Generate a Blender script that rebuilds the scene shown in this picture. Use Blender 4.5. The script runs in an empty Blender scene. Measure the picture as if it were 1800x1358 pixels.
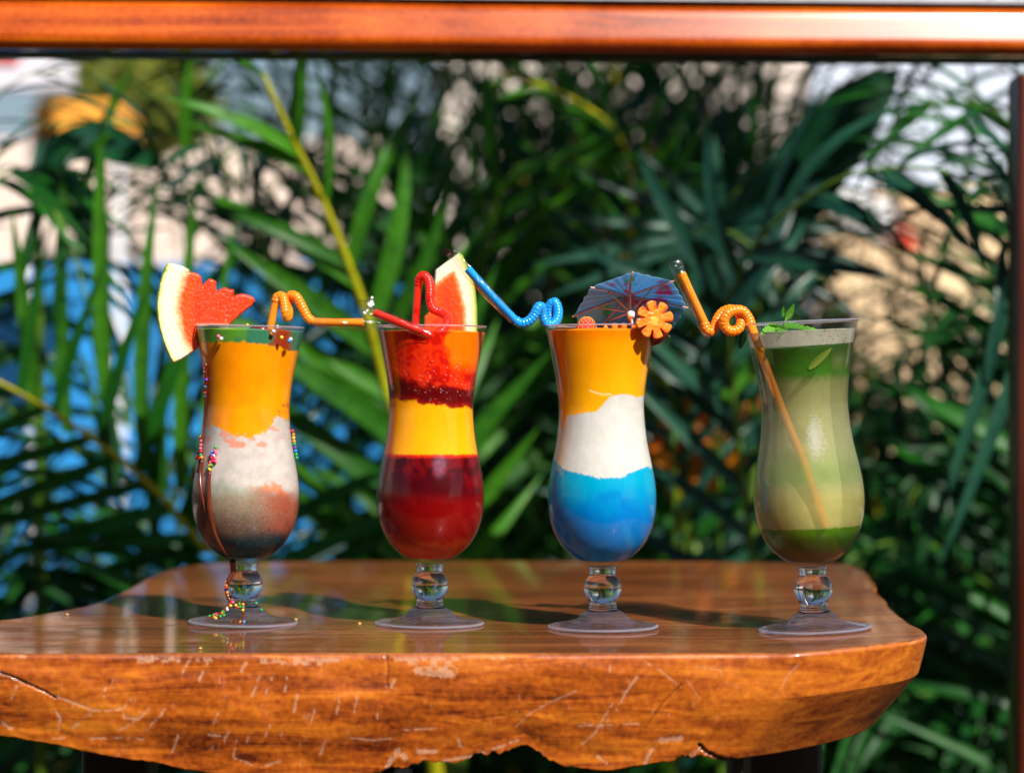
import bpy, bmesh, math, random
import numpy as np
from mathutils import Vector, Matrix

# ------------------------------------------------------------------ camera, sky, sun, exposure
SC = bpy.context.scene
COL = SC.collection
F = 4250.0                 # focal length in photo pixels (85 mm on 36 mm, 1800 px)
TT = 0.75                  # table top height
HC = 0.163                 # camera height over the table
ZC = TT + HC
HY = 679.0
def P(px, py, Y):
    return Vector(((px - 900) * Y / F, Y, ZC - (py - HY) * Y / F))

cam_d = bpy.data.cameras.new("camera")
cam = bpy.data.objects.new("camera", cam_d); COL.objects.link(cam)
cam.location = (0, 0, ZC); cam.rotation_euler = (math.radians(90), 0, 0)
cam_d.sensor_width = 36; cam_d.lens = 85; cam_d.clip_start = 0.05; cam_d.clip_end = 500
cam_d.dof.use_dof = True; cam_d.dof.focus_distance = 1.60; cam_d.dof.aperture_fstop = 4.8
cam_d.dof.aperture_blades = 0
SC.camera = cam

SUN_EL, SUN_AZ = math.radians(42), math.radians(30)   # azimuth measured to the right of "behind the camera"
sdir = Vector((math.sin(SUN_AZ) * math.cos(SUN_EL), -math.cos(SUN_AZ) * math.cos(SUN_EL), math.sin(SUN_EL)))
world = bpy.data.worlds.new("World"); SC.world = world; world.use_nodes = True
wn = world.node_tree
sky = wn.nodes.new("ShaderNodeTexSky"); sky.sky_type = 'NISHITA'; sky.sun_disc = False
sky.sun_elevation = SUN_EL
sky.sun_rotation = math.atan2(sdir.x, sdir.y)
bg = wn.nodes["Background"]; bg.inputs[1].default_value = 0.055
wn.links.new(sky.outputs[0], bg.inputs[0])
sun_d = bpy.data.lights.new("sun", 'SUN'); sun_d.energy = 5.0; sun_d.angle = math.radians(0.5)
sun_d.color = (1.0, 0.95, 0.87)
sun = bpy.data.objects.new("sun", sun_d); COL.objects.link(sun)
sun.location = (2, -3, 6)
sun_d.cycles.is_caustics_light = True
sun.rotation_euler = sdir.to_track_quat('Z', 'Y').to_euler()
SC.view_settings.view_transform = 'Standard'
SC.view_settings.look = 'None'
SC.view_settings.exposure = 0.5
SC.view_settings.gamma = 1.0
SC.view_settings.use_curve_mapping = False
SC.render.engine = 'CYCLES'
SC.cycles.use_denoising = True
SC.cycles.max_bounces = 16
SC.cycles.transparent_max_bounces = 48
SC.cycles.transmission_bounces = 12
SC.cycles.sample_clamp_indirect = 4.0
SC.cycles.blur_glossy = 0.3

rnd = random.Random(7)
rng = np.random.default_rng(5)

# ------------------------------------------------------------------ helpers
def s2l(c):
    out = []
    for v in c[:3]:
        v = v / 255.0
        out.append(v / 12.92 if v <= 0.04045 else ((v + 0.055) / 1.055) ** 2.4)
    return np.array(out)

WM = {}
def world_of(o):
    return WM.get(o.name, Matrix.Identity(4))

def thing(name, label, cat, loc=(0, 0, 0), group=None, rot=None):
    o = bpy.data.objects.new(name, None); COL.objects.link(o)
    o.empty_display_size = 0.02
    o.location = loc
    m = Matrix.Translation(Vector(loc))
    if rot is not None:
        o.rotation_euler = rot
        from mathutils import Euler
        m = m @ Euler(rot).to_matrix().to_4x4()
    WM[o.name] = m
    o['label'] = label; o['category'] = cat
    if group: o['group'] = group
    return o

def tag(o, label=None, cat=None, group=None, kind=None):
    if label: o['label'] = label
    if cat: o['category'] = cat
    if group: o['group'] = group
    if kind: o['kind'] = kind
    return o

def mk(name, verts, faces, mat, parent=None, smooth=True, local=False, cols=None, attrs=None, matidx=None):
    """one mesh object. world coordinates unless local=True (then in the parent's frame)"""
    v = np.asarray(verts, dtype=np.float64).reshape(-1, 3)
    c = np.zeros(3)
    if not local and len(v):
        c = (v.min(0) + v.max(0)) / 2
        v = v - c
    me = bpy.data.meshes.new(name)
    me.from_pydata(v.tolist(), [], [tuple(int(i) for i in f) for f in faces])
    for m in (mat if isinstance(mat, (list, tuple)) else [mat]):
        me.materials.append(m)
    if smooth:
        me.polygons.foreach_set("use_smooth", [True] * len(me.polygons))
    if matidx is not None:
        me.polygons.foreach_set("material_index", [int(i) for i in matidx])
    if cols is not None:
        a = me.color_attributes.new("col", 'FLOAT_COLOR', 'POINT')
        cc = np.ones((len(v), 4)); cc[:, :3] = np.clip(np.asarray(cols), 0, 1)
        a.data.foreach_set("color", cc.ravel())
    if attrs:
        for k, arr in attrs.items():
            a = me.attributes.new(k, 'FLOAT', 'POINT')
            a.data.foreach_set("value", np.asarray(arr, dtype=np.float32).ravel())
    me.update()
    o = bpy.data.objects.new(name, me); COL.objects.link(o)
    o.location = c
    if parent is not None:
        o.parent = parent
        if not local:
            o.matrix_parent_inverse = world_of(parent).inverted()
    WM[o.name] = Matrix.Translation(Vector(c)) if not local else (world_of(parent) if parent else Matrix.Identity(4))
    return o

def inst(name, mesh, M, parent):
    o = bpy.data.objects.new(name, mesh); COL.objects.link(o)
    o.parent = parent
    o.matrix_parent_inverse = world_of(parent).inverted()
    o.matrix_basis = M
    return o

class MB:
    def __init__(s): s.v = []; s.f = []
    def add(s, verts, faces):
        b = len(s.v); s.v.extend([tuple(q) for q in verts]); s.f.extend([tuple(i + b for i in q) for q in faces])
    def box(s, c, size, R=None):
        c = Vector(c); vs = []
        for dz in (-.5, .5):
            for dx, dy in ((-.5, -.5), (.5, -.5), (.5, .5), (-.5, .5)):
                q = Vector((dx * size[0], dy * size[1], dz * size[2]))
                if R is not None: q = R @ q
                vs.append(c + q)
        s.add(vs, [(3, 2, 1, 0), (4, 5, 6, 7), (0, 1, 5, 4), (1, 2, 6, 5), (2, 3, 7, 6), (3, 0, 4, 7)])
    def bbox(s, c, size, bev=0.003, R=None):
        bm = bmesh.new(); bmesh.ops.create_cube(bm, size=1)
        for v in bm.verts: v.co = Vector((v.co.x * size[0], v.co.y * size[1], v.co.z * size[2]))
        bmesh.ops.bevel(bm, geom=bm.edges[:], offset=bev, segments=3, affect='EDGES', profile=0.5)
        bm.verts.index_update()
        vs = [Vector(c) + ((R @ v.co) if R is not None else v.co) for v in bm.verts]
        s.add(vs, [[v.index for v in f.verts] for f in bm.faces]); bm.free()
    def tube(s, pts, rad, n=10, cap=True):
        pts = [Vector(p) for p in pts]; m = len(pts)
        if not hasattr(rad, '__len__'): rad = [rad] * m
        T = []
        for i in range(m):
            d = pts[min(i + 1, m - 1)] - pts[max(i - 1, 0)]
            T.append(d.normalized() if d.length > 1e-9 else Vector((0, 0, 1)))
        ref = Vector((0, 1, 0)) if abs(T[0].y) < 0.9 else Vector((1, 0, 0))
        A = (ref - T[0] * ref.dot(T[0])).normalized()
        vs = []
        for i in range(m):
            A = (A - T[i] * A.dot(T[i])).normalized(); B = T[i].cross(A)
            for k in range(n):
                a = 2 * math.pi * k / n
                vs.append(pts[i] + (A * math.cos(a) + B * math.sin(a)) * rad[i])
        fs = []
        for i in range(m - 1):
            for k in range(n):
                fs.append((i * n + k, i * n + (k + 1) % n, (i + 1) * n + (k + 1) % n, (i + 1) * n + k))
        if cap:
            fs.append(tuple(range(n - 1, -1, -1))); fs.append(tuple((m - 1) * n + k for k in range(n)))
        s.add(vs, fs)
    def ball(s, c, r, seg=10, rings=7, sc=(1, 1, 1)):
        c = Vector(c); vs = [c + Vector((0, 0, r * sc[2]))]
        for i in range(1, rings):
            ph = math.pi * i / rings
            for k in range(seg):
                a = 2 * math.pi * k / seg
                vs.append(c + Vector((math.sin(ph) * math.cos(a) * r * sc[0], math.sin(ph) * math.sin(a) * r * sc[1], math.cos(ph) * r * sc[2])))
        vs.append(c - Vector((0, 0, r * sc[2])))
        fs = [(0, 1 + k, 1 + (k + 1) % seg) for k in range(seg)]
        for i in range(rings - 2):
            for k in range(seg):
                a = 1 + i * seg; b = a + seg
                fs.append((a + k, b + k, b + (k + 1) % seg, a + (k + 1) % seg))
        e = len(vs) - 1; a = 1 + (rings - 2) * seg
        fs += [(e, a + (k + 1) % seg, a + k) for k in range(seg)]
        s.add(vs, fs)
    def build(s, name, mat, parent=None, **kw):
        return mk(name, s.v, s.f, mat, parent, **kw)

def smooth_path(pts, step):
    """Catmull-Rom through pts, resampled to even steps"""
    pts = [Vector(p) for p in pts]
    q = [pts[0] * 2 - pts[1]] + pts + [pts[-1] * 2 - pts[-2]]
    out = []
    for i in range(1, len(q) - 2):
        p0, p1, p2, p3 = q[i - 1], q[i], q[i + 1], q[i + 2]
        for k in range(24):
            t = k / 24
            out.append(0.5 * ((2 * p1) + (p2 - p0) * t + (2 * p0 - 5 * p1 + 4 * p2 - p3) * t * t + (3 * p1 - p0 - 3 * p2 + p3) * t ** 3))
    out.append(pts[-1])
    L = [0]
    for a, b in zip(out, out[1:]): L.append(L[-1] + (b - a).length)
    n = max(2, int(L[-1] / step)); res = []; j = 0
    for k in range(n + 1):
        s = L[-1] * k / n
        while j < len(L) - 2 and L[j + 1] < s: j += 1
        t = (s - L[j]) / max(1e-9, L[j + 1] - L[j])
        res.append(out[j].lerp(out[j + 1], min(1, t)))
    return res, L[-1]

def vnoise(x, y, seed=0):
    """2-D value noise, 0..1"""
    x = np.asarray(x, float); y = np.asarray(y, float)
    xi = np.floor(x).astype(np.int64); yi = np.floor(y).astype(np.int64)
    fx = x - xi; fy = y - yi
    fx = fx * fx * (3 - 2 * fx); fy = fy * fy * (3 - 2 * fy)
    def h(a, b):
        n = (a * 374761393 + b * 668265263 + seed * 974634777) & 0x7fffffff
        n = ((n ^ (n >> 13)) * 1274126177) & 0x7fffffff
        n = (n ^ (n >> 16)) & 0xffff
        return n / 65535.0
    return (h(xi, yi) * (1 - fx) + h(xi + 1, yi) * fx) * (1 - fy) + (h(xi, yi + 1) * (1 - fx) + h(xi + 1, yi + 1) * fx) * fy
def fbm(x, y, seed=0, o=4):
    s = 0; a = 0.5; t = 0
    for k in range(o):
        s = s + a * vnoise(np.asarray(x) * 2 ** k, np.asarray(y) * 2 ** k, seed + k); t += a; a *= 0.5
    return s / t
def sst(a, b, x):
    t = np.clip((np.asarray(x, float) - a) / (b - a), 0, 1); return t * t * (3 - 2 * t)
def mix(a, b, t):
    t = np.asarray(t)[..., None]; return a * (1 - t) + b * t

# ------------------------------------------------------------------ materials
def newmat(name):
    m = bpy.data.materials.new(name); m.use_nodes = True
    nt = m.node_tree; nt.nodes.clear()
    out = nt.nodes.new("ShaderNodeOutputMaterial")
    return m, nt, out
def N(nt, t, **kw):
    n = nt.nodes.new(t)
    for k, v in kw.items():
        if k.startswith('i_'):
            key = k[2:]; n.inputs[int(key) if key.isdigit() else key.replace('_', ' ')].default_value = v
        else: setattr(n, k, v)
    return n
def ramp(nt, stops, interp='LINEAR'):
    r = nt.nodes.new("ShaderNodeValToRGB"); e = r.color_ramp.elements; r.color_ramp.interpolation = interp
    while len(e) > 1: e.remove(e[-1])
    e[0].position = stops[0][0]; e[0].color = (*stops[0][1][:3], 1)
    for p, c in stops[1:]:
        q = e.new(p); q.color = (*c[:3], 1)
    return r
def C3(r, g, b): return tuple(s2l((r, g, b)))

def simple(name, col, rough=0.5, spec=0.5, sss=0.0, var=0.15, scale=60, bump=0.0, metal=0, coat=0, trans=0.0, bscale=None):
    """Principled with object-space mottling and fine relief"""
    m, nt, out = newmat(name)
    b = N(nt, "ShaderNodeBsdfPrincipled")
    tc = N(nt, "ShaderNodeTexCoord"); no = N(nt, "ShaderNodeTexNoise", i_Scale=scale, i_Detail=4.0)
    nt.links.new(tc.outputs['Object'], no.inputs['Vector'])
    c = np.array(col)
    r = ramp(nt, [(0.25, np.clip(c * (1 - var), 0, 1)), (0.75, np.clip(c * (1 + var), 0, 1))])
    nt.links.new(no.outputs[0], r.inputs[0]); nt.links.new(r.outputs[0], b.inputs['Base Color'])
    b.inputs['Roughness'].default_value = rough; b.inputs['Specular IOR Level'].default_value = spec
    b.inputs['Metallic'].default_value = metal; b.inputs['Coat Weight'].default_value = coat
    if sss > 0:
        b.inputs['Subsurface Weight'].default_value = sss; b.inputs['Subsurface Scale'].default_value = 0.004
        b.inputs['Subsurface Radius'].default_value = (1, 0.5, 0.3)
    if bump > 0:
        n2 = N(nt, "ShaderNodeTexNoise", i_Scale=bscale or scale * 4, i_Detail=5.0); nt.links.new(tc.outputs['Object'], n2.inputs['Vector'])
        bp = N(nt, "ShaderNodeBump", i_Strength=bump, i_Distance=0.001)
        nt.links.new(n2.outputs[0], bp.inputs['Height']); nt.links.new(bp.outputs[0], b.inputs['Normal'])
    if trans > 0:
        tr = N(nt, "ShaderNodeBsdfTranslucent"); nt.links.new(r.outputs[0], tr.inputs[0])
        mx = N(nt, "ShaderNodeMixShader", i_0=trans)
        nt.links.new(b.outputs[0], mx.inputs[1]); nt.links.new(tr.outputs[0], mx.inputs[2]); nt.links.new(mx.outputs[0], out.inputs[0])
    else:
        nt.links.new(b.outputs[0], out.inputs[0])
    return m

def vcol_mat(name, rough=0.35, sss=0.3, bump=0.1, bscale=900, alpha=1.0, coat=0.0, radius=(1, 0.5, 0.25), sscale=0.004, trans=0.0, spec=0.5):
    m, nt, out = newmat(name)
    b = N(nt, "ShaderNodeBsdfPrincipled")
    a = N(nt, "ShaderNodeAttribute", attribute_name="col")
    nt.links.new(a.outputs['Color'], b.inputs['Base Color'])
    b.inputs['Roughness'].default_value = rough
    b.inputs['Subsurface Weight'].default_value = sss; b.inputs['Subsurface Scale'].default_value = sscale
    b.inputs['Subsurface Radius'].default_value = radius
    b.inputs['Alpha'].default_value = alpha; b.inputs['Coat Weight'].default_value = coat; b.inputs['Specular IOR Level'].default_value = spec
    tc = N(nt, "ShaderNodeTexCoord"); n2 = N(nt, "ShaderNodeTexNoise", i_Scale=bscale, i_Detail=4.0)
    nt.links.new(tc.outputs['Object'], n2.inputs['Vector'])
    bp = N(nt, "ShaderNodeBump", i_Strength=bump, i_Distance=0.0006)
    nt.links.new(n2.outputs[0], bp.inputs['Height']); nt.links.new(bp.outputs[0], b.inputs['Normal'])
    if trans > 0:
        tr = N(nt, "ShaderNodeBsdfTranslucent"); nt.links.new(a.outputs['Color'], tr.inputs[0])
        mx = N(nt, "ShaderNodeMixShader", i_0=trans)
        nt.links.new(b.outputs[0], mx.inputs[1]); nt.links.new(tr.outputs[0], mx.inputs[2]); nt.links.new(mx.outputs[0], out.inputs[0])
    else:
        nt.links.new(b.outputs[0], out.inputs[0])
    return m

def thin_glass(name, tint=(0.97, 0.98, 0.98), rough=0.0, boost=1.0, bump=0.0, bscale=200):
    m, nt, out = newmat(name)
    t = N(nt, "ShaderNodeBsdfTransparent"); t.inputs[0].default_value = (*tint, 1)
    g = N(nt, "ShaderNodeBsdfGlossy", i_Roughness=rough)
    fr = N(nt, "ShaderNodeFresnel")
    ge = N(nt, "ShaderNodeNewGeometry"); mr = N(nt, "ShaderNodeMapRange"); mr.inputs[3].default_value = 1.5; mr.inputs[4].default_value = 1 / 1.5
    nt.links.new(ge.outputs['Backfacing'], mr.inputs[0]); nt.links.new(mr.outputs[0], fr.inputs['IOR'])
    mu = N(nt, "ShaderNodeMath", operation='MULTIPLY', i_1=boost); mu.use_clamp = True
    nt.links.new(fr.outputs[0], mu.inputs[0])
    mx = N(nt, "ShaderNodeMixShader")
    nt.links.new(mu.outputs[0], mx.inputs[0]); nt.links.new(t.outputs[0], mx.inputs[1]); nt.links.new(g.outputs[0], mx.inputs[2])
    if bump > 0:
        tc = N(nt, "ShaderNodeTexCoord"); n2 = N(nt, "ShaderNodeTexNoise", i_Scale=bscale, i_Detail=3.0)
        nt.links.new(tc.outputs['Object'], n2.inputs['Vector'])
        bp = N(nt, "ShaderNodeBump", i_Strength=bump, i_Distance=0.002)
        nt.links.new(n2.outputs[0], bp.inputs['Height']); nt.links.new(bp.outputs[0], g.inputs['Normal']); nt.links.new(bp.outputs[0], fr.inputs['Normal'])
    nt.links.new(mx.outputs[0], out.inputs[0])
    return m

def solid_glass(name):
    m, nt, out = newmat(name)
    g = N(nt, "ShaderNodeBsdfGlass", i_Roughness=0.0, i_IOR=1.5); g.inputs[0].default_value = (0.97, 0.98, 1.0, 1)
    nt.links.new(g.outputs[0], out.inputs[0]); return m

def foot_glass(name, fa=0.34, fb=0.006):
    m, nt, out = newmat(name)
    g = N(nt, "ShaderNodeBsdfGlass", i_Roughness=0.0, i_IOR=1.5); g.inputs[0].default_value = (0.99, 0.99, 1.0, 1)
    t = N(nt, "ShaderNodeBsdfTransparent"); t.inputs[0].default_value = (0.97, 0.97, 1.0, 1)
    d = N(nt, "ShaderNodeBsdfDiffuse"); d.inputs[0].default_value = (0.78, 0.78, 1.0, 1)  # lavender diffuse imitates light caught inside the glass
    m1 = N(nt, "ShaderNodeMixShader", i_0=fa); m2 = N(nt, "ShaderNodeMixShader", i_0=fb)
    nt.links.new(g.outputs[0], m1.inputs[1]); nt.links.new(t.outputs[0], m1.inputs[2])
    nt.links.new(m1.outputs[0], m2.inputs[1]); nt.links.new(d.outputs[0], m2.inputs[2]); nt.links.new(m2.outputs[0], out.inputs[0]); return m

def leaf_mat(name, c1, c2, rough=0.42, trans=0.25, spec=0.28, scale=14):
    m, nt, out = newmat(name)
    b = N(nt, "ShaderNodeBsdfPrincipled", i_Roughness=rough); b.inputs['Specular IOR Level'].default_value = spec
    tc = N(nt, "ShaderNodeTexCoord"); oi = N(nt, "ShaderNodeObjectInfo")
    no = N(nt, "ShaderNodeTexNoise", i_Scale=scale, i_Detail=3.0); nt.links.new(tc.outputs['Object'], no.inputs['Vector'])
    ad = N(nt, "ShaderNodeMath", operation='ADD'); nt.links.new(no.outputs[0], ad.inputs[0])
    ml = N(nt, "ShaderNodeMath", operation='MULTIPLY_ADD', i_1=0.7, i_2=-0.35); nt.links.new(oi.outputs['Random'], ml.inputs[0])
    nt.links.new(ml.outputs[0], ad.inputs[1])
    r = ramp(nt, [(0.2, c1), (0.8, c2)]); nt.links.new(ad.outputs[0], r.inputs[0])
    nt.links.new(r.outputs[0], b.inputs['Base Color'])
    tr = N(nt, "ShaderNodeBsdfTranslucent"); nt.links.new(r.outputs[0], tr.inputs[0])
    mx = N(nt, "ShaderNodeMixShader", i_0=trans)
    nt.links.new(b.outputs[0], mx.inputs[1]); nt.links.new(tr.outputs[0], mx.inputs[2]); nt.links.new(mx.outputs[0], out.inputs[0])
    return m

def wood_mat(name, c_dark, c_mid, c_light, axis_scale=(3, 30, 30), rough=0.3, coat=0.4, wear=False, tan=(0.5, 0.32, 0.2), bump=0.15, fine=1.0, rot=0.0, spots=False, crough=0.08, fineamp=0.35, bspec=0.5):
    m, nt, out = newmat(name)
    b = N(nt, "ShaderNodeBsdfPrincipled")
    tc = N(nt, "ShaderNodeTexCoord"); mp = N(nt, "ShaderNodeMapping"); mp.inputs['Scale'].default_value = axis_scale
    mp.inputs['Rotation'].default_value = (0, rot, 0)
    nt.links.new(tc.outputs['Object'], mp.inputs['Vector'])
    n1 = N(nt, "ShaderNodeTexNoise", i_Scale=1.0, i_Detail=9.0, i_Roughness=0.62, i_Distortion=1.2); nt.links.new(mp.outputs[0], n1.inputs['Vector'])
    n0 = N(nt, "ShaderNodeTexNoise", i_Scale=7.0, i_Detail=3.0, i_Distortion=0.6); nt.links.new(tc.outputs['Object'], n0.inputs['Vector'])
    nf = N(nt, "ShaderNodeTexNoise", i_Scale=260.0 * fine, i_Detail=4.0); nt.links.new(tc.outputs['Object'], nf.inputs['Vector'])
    a = N(nt, "ShaderNodeMath", operation='MULTIPLY_ADD', i_1=0.55, i_2=-0.27); nt.links.new(n0.outputs[0], a.inputs[0])
    a2 = N(nt, "ShaderNodeMath", operation='ADD'); nt.links.new(n1.outputs[0], a2.inputs[0]); nt.links.new(a.outputs[0], a2.inputs[1])
    a3 = N(nt, "ShaderNodeMath", operation='MULTIPLY_ADD', i_1=fineamp, i_2=-fineamp / 2); nt.links.new(nf.outputs[0], a3.inputs[0])
    a4 = N(nt, "ShaderNodeMath", operation='ADD'); nt.links.new(a2.outputs[0], a4.inputs[0]); nt.links.new(a3.outputs[0], a4.inputs[1])
    r = ramp(nt, [(0.30, c_dark), (0.5, c_mid), (0.72, c_light)]); nt.links.new(a4.outputs[0], r.inputs[0])
    col = r.outputs[0]
    rr = N(nt, "ShaderNodeMapRange"); rr.inputs[3].default_value = rough * 0.75; rr.inputs[4].default_value = rough * 1.4
    nt.links.new(n0.outputs[0], rr.inputs[0]); rsock = rr.outputs[0]
    b.inputs['Specular IOR Level'].default_value = bspec; b.inputs['Coat Weight'].default_value = coat; b.inputs['Coat Roughness'].default_value = crough
    if wear:
        for att, cc in (("wear", tan), ("crack", (0.03, 0.012, 0.005))):
            at = N(nt, "ShaderNodeAttribute", attribute_name=att)
            mxc = N(nt, "ShaderNodeMix", data_type='RGBA')
            nt.links.new(at.outputs['Fac'], mxc.inputs[0]); nt.links.new(col, mxc.inputs[6]); mxc.inputs[7].default_value = (*cc, 1)
            col = mxc.outputs[2]
        at = N(nt, "ShaderNodeAttribute", attribute_name="wear")
        mc = N(nt, "ShaderNodeMath", operation='MULTIPLY_ADD', i_1=-coat, i_2=coat); mc.use_clamp = True
        nt.links.new(at.outputs['Fac'], mc.inputs[0]); nt.links.new(mc.outputs[0], b.inputs['Coat Weight'])
    if spots:
        v = N(nt, "ShaderNodeTexVoronoi", i_Scale=330.0); nt.links.new(tc.outputs['Object'], v.inputs['Vector'])
        lt = N(nt, "ShaderNodeMath", operation='LESS_THAN', i_1=0.10); nt.links.new(v.outputs['Distance'], lt.inputs[0])
        gt = N(nt, "ShaderNodeMath", operation='GREATER_THAN', i_1=0.52); nt.links.new(n0.outputs[0], gt.inputs[0])
        mu = N(nt, "ShaderNodeMath", operation='MULTIPLY'); nt.links.new(lt.outputs[0], mu.inputs[0]); nt.links.new(gt.outputs[0], mu.inputs[1])
        mu2 = N(nt, "ShaderNodeMath", operation='MULTIPLY', i_1=0.6); nt.links.new(mu.outputs[0], mu2.inputs[0])
        mxc = N(nt, "ShaderNodeMix", data_type='RGBA'); nt.links.new(mu2.outputs[0], mxc.inputs[0]); nt.links.new(col, mxc.inputs[6])
        mxc.inputs[7].default_value = (0.55, 0.42, 0.3, 1); col = mxc.outputs[2]
    nt.links.new(col, b.inputs['Base Color']); nt.links.new(rsock, b.inputs['Roughness'])
    bp = N(nt, "ShaderNodeBump", i_Strength=bump, i_Distance=0.001)
    nt.links.new(a4.outputs[0], bp.inputs['Height']); nt.links.new(bp.outputs[0], b.inputs['Normal'])
    nt.links.new(b.outputs[0], out.inputs[0])
    return m

M = {}
M['glass'] = solid_glass('clear_glass'); M['foot'] = foot_glass('foot_glass'); M['lit_edge'] = foot_glass('lit_edge_glass', .25, .14)  # edge glass is coloured brighter, standing in for light gathered at foot and rim
M['bowl'] = thin_glass('bowl_glass', (0.99, 0.993, 0.993), 0.0, 0.45)
M['film'] = thin_glass('plastic_film', (0.97, 0.975, 0.98), 0.10, 2.4, bump=0.5, bscale=260)
M['film_red'] = thin_glass('plastic_film_red_print', (1.0, 0.62, 0.50), 0.15, 2.0, bump=0.6, bscale=260)
M['drink'] = vcol_mat('slush', 0.35, 0.25, 0.12, 1300, spec=0.08)
M['drink_murky'] = vcol_mat('murky_juice', 0.3, 0.0, 0.05, 1500, alpha=0.52, spec=0.08)
M['drink_core'] = vcol_mat('juice_core', 0.5, 0.2, 0.05, 1500)
M['fruit'] = vcol_mat('fruit_flesh', 0.33, 0.35, 0.22, 1200, radius=(1, 0.35, 0.2), sscale=0.005)
M['straw_orange'] = simple('orange_plastic', (0.95, 0.25, 0.012), 0.22, 0.6, 0.25, 0.02, 30)
M['straw_red'] = simple('red_plastic', (0.80, 0.022, 0.008), 0.2, 0.6, 0.2, 0.02, 30)
M['straw_blue'] = simple('blue_plastic', (0.01, 0.30, 0.80), 0.22, 0.6, 0.2, 0.02, 30)
M['side_wood'] = wood_mat('slab_edge_wood', (0.11, 0.014, 0.002), (0.40, 0.082, 0.005), (0.68, 0.19, 0.012), (9, 40, 85), 0.40, 0.25, wear=True, tan=(0.62, 0.38, 0.24), bump=0.15, rot=0.3, fineamp=.38)
M['top_wood'] = wood_mat('tabletop_wood', (0.085, 0.02, 0.005), (0.21, 0.058, 0.014), (0.38, 0.125, 0.035), (4, 70, 70), 0.35, 0.65, bump=0.10, spots=True, bspec=.12, crough=.06)
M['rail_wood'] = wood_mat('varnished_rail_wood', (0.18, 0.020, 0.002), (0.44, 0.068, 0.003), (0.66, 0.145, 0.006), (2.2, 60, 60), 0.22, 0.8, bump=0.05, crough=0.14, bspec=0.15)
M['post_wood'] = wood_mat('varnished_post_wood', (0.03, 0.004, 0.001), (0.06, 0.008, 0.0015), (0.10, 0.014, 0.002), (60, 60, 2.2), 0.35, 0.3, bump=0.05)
M['leg_wood'] = simple('dark_leg_wood', (0.02, 0.011, 0.007), 0.5, var=0.4, scale=30, bump=0.3)
M['choc'] = simple('chocolate_sauce', (0.12, 0.022, 0.008), 0.18, 0.6, 0.1, 0.2, 200)
SPR = [('pink', (0.85, 0.10, 0.25)), ('red', (0.7, 0.02, 0.02)), ('orange', (0.9, 0.3, 0.02)), ('yellow', (0.85, 0.55, 0.03)),
       ('green', (0.02, 0.35, 0.05)), ('blue', (0.02, 0.25, 0.7)), ('purple', (0.16, 0.04, 0.5)), ('white', (0.8, 0.78, 0.75))]
for k, c in SPR: M['spr_' + k] = simple('sprinkle_' + k, c, 0.25, 0.5, 0, 0.05, 100)

# leaves
M['leaf_dark'] = leaf_mat('palm_leaf_dark', (0.005, 0.055, 0.008), (0.016, 0.13, 0.010), trans=.3)
M['leaf_mid'] = leaf_mat('palm_leaf_mid', (0.016, 0.10, 0.006), (0.06, 0.24, 0.010), trans=0.35)
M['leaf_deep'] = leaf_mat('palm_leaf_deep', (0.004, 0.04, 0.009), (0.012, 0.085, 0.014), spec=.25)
M['leaf_blue'] = leaf_mat('palm_leaf_blue', (0.008, 0.045, 0.035), (0.02, 0.09, 0.05), rough=0.33)
M['leaf_dry'] = leaf_mat('palm_leaf_dry', (0.10, 0.06, 0.03), (0.2, 0.13, 0.08))
M['rachis'] = leaf_mat('yellow_stalk', (0.34, 0.34, 0.008), (0.60, 0.50, 0.01), rough=0.4, trans=0.0, scale=6)
M['rachis_green'] = leaf_mat('green_stalk', (0.05, 0.13, 0.01), (0.13, 0.24, 0.02), rough=0.4, trans=0.0, scale=6)
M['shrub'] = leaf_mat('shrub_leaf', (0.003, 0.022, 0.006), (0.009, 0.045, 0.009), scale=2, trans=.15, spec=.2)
M['olive'] = leaf_mat('olive_leaf', (0.13, 0.18, 0.02), (0.36, 0.36, 0.06), scale=2)
M['croton'] = leaf_mat('orange_leaf', (0.65, 0.13, 0.008), (0.9, 0.32, 0.01), scale=8, trans=0.3)

# ------------------------------------------------------------------ ground and far setting
def sheet(name, x0, x1, y0, y1, z, mat, n=1):
    return mk(name, [(x0, y0, z), (x1, y0, z), (x1, y1, z), (x0, y1, z)], [(0, 1, 2, 3)], mat, smooth=False)
M['soil'] = simple('garden_soil', (0.035, 0.022, 0.014), 0.9, 0.2, 0, 0.5, 6, 0.8, bscale=60)
g = sheet('ground', -150, 150, -60, 300, 0, M['soil']); tag(g, kind='structure')
M['pave'] = simple('pale_paving', (0.55, 0.43, 0.36), 0.8, 0.3, 0, 0.12, 3, 0.2)
g = sheet('path', -8, 8, 5.2, 9.5, 0.004, M['pave']); tag(g, kind='structure')

def wallbox(px0, px1, py0, py1, Y, th=0.12, toground=False):
    a = P(px0, py0, Y); b = P(px1, py1, Y)
    z0 = 0.0 if toground else b.z
    return ((a.x + b.x) / 2, Y + th / 2, (a.z + z0) / 2), (abs(b.x - a.x), th, a.z - z0)

def wall(name, label, cat, rect, Y, mat, th=0.12, toground=True, cap=None, course=None):
    c, s = wallbox(*rect, Y, th, toground)
    t = thing(name, label, cat, (c[0], c[1], 0 if toground else c[2] - s[2] / 2))
    mb = MB(); mb.bbox(c, s, 0.01); mb.build('wall_body', mat, t, smooth=False)
    if cap is not None:
        mb = MB(); mb.bbox((c[0], c[1], c[2] + s[2] / 2 + 0.016), (s[0] + 0.04, s[1] + 0.05, 0.03), 0.006); mb.build('coping', cap, t, smooth=False)
    return t, c, s

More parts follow.
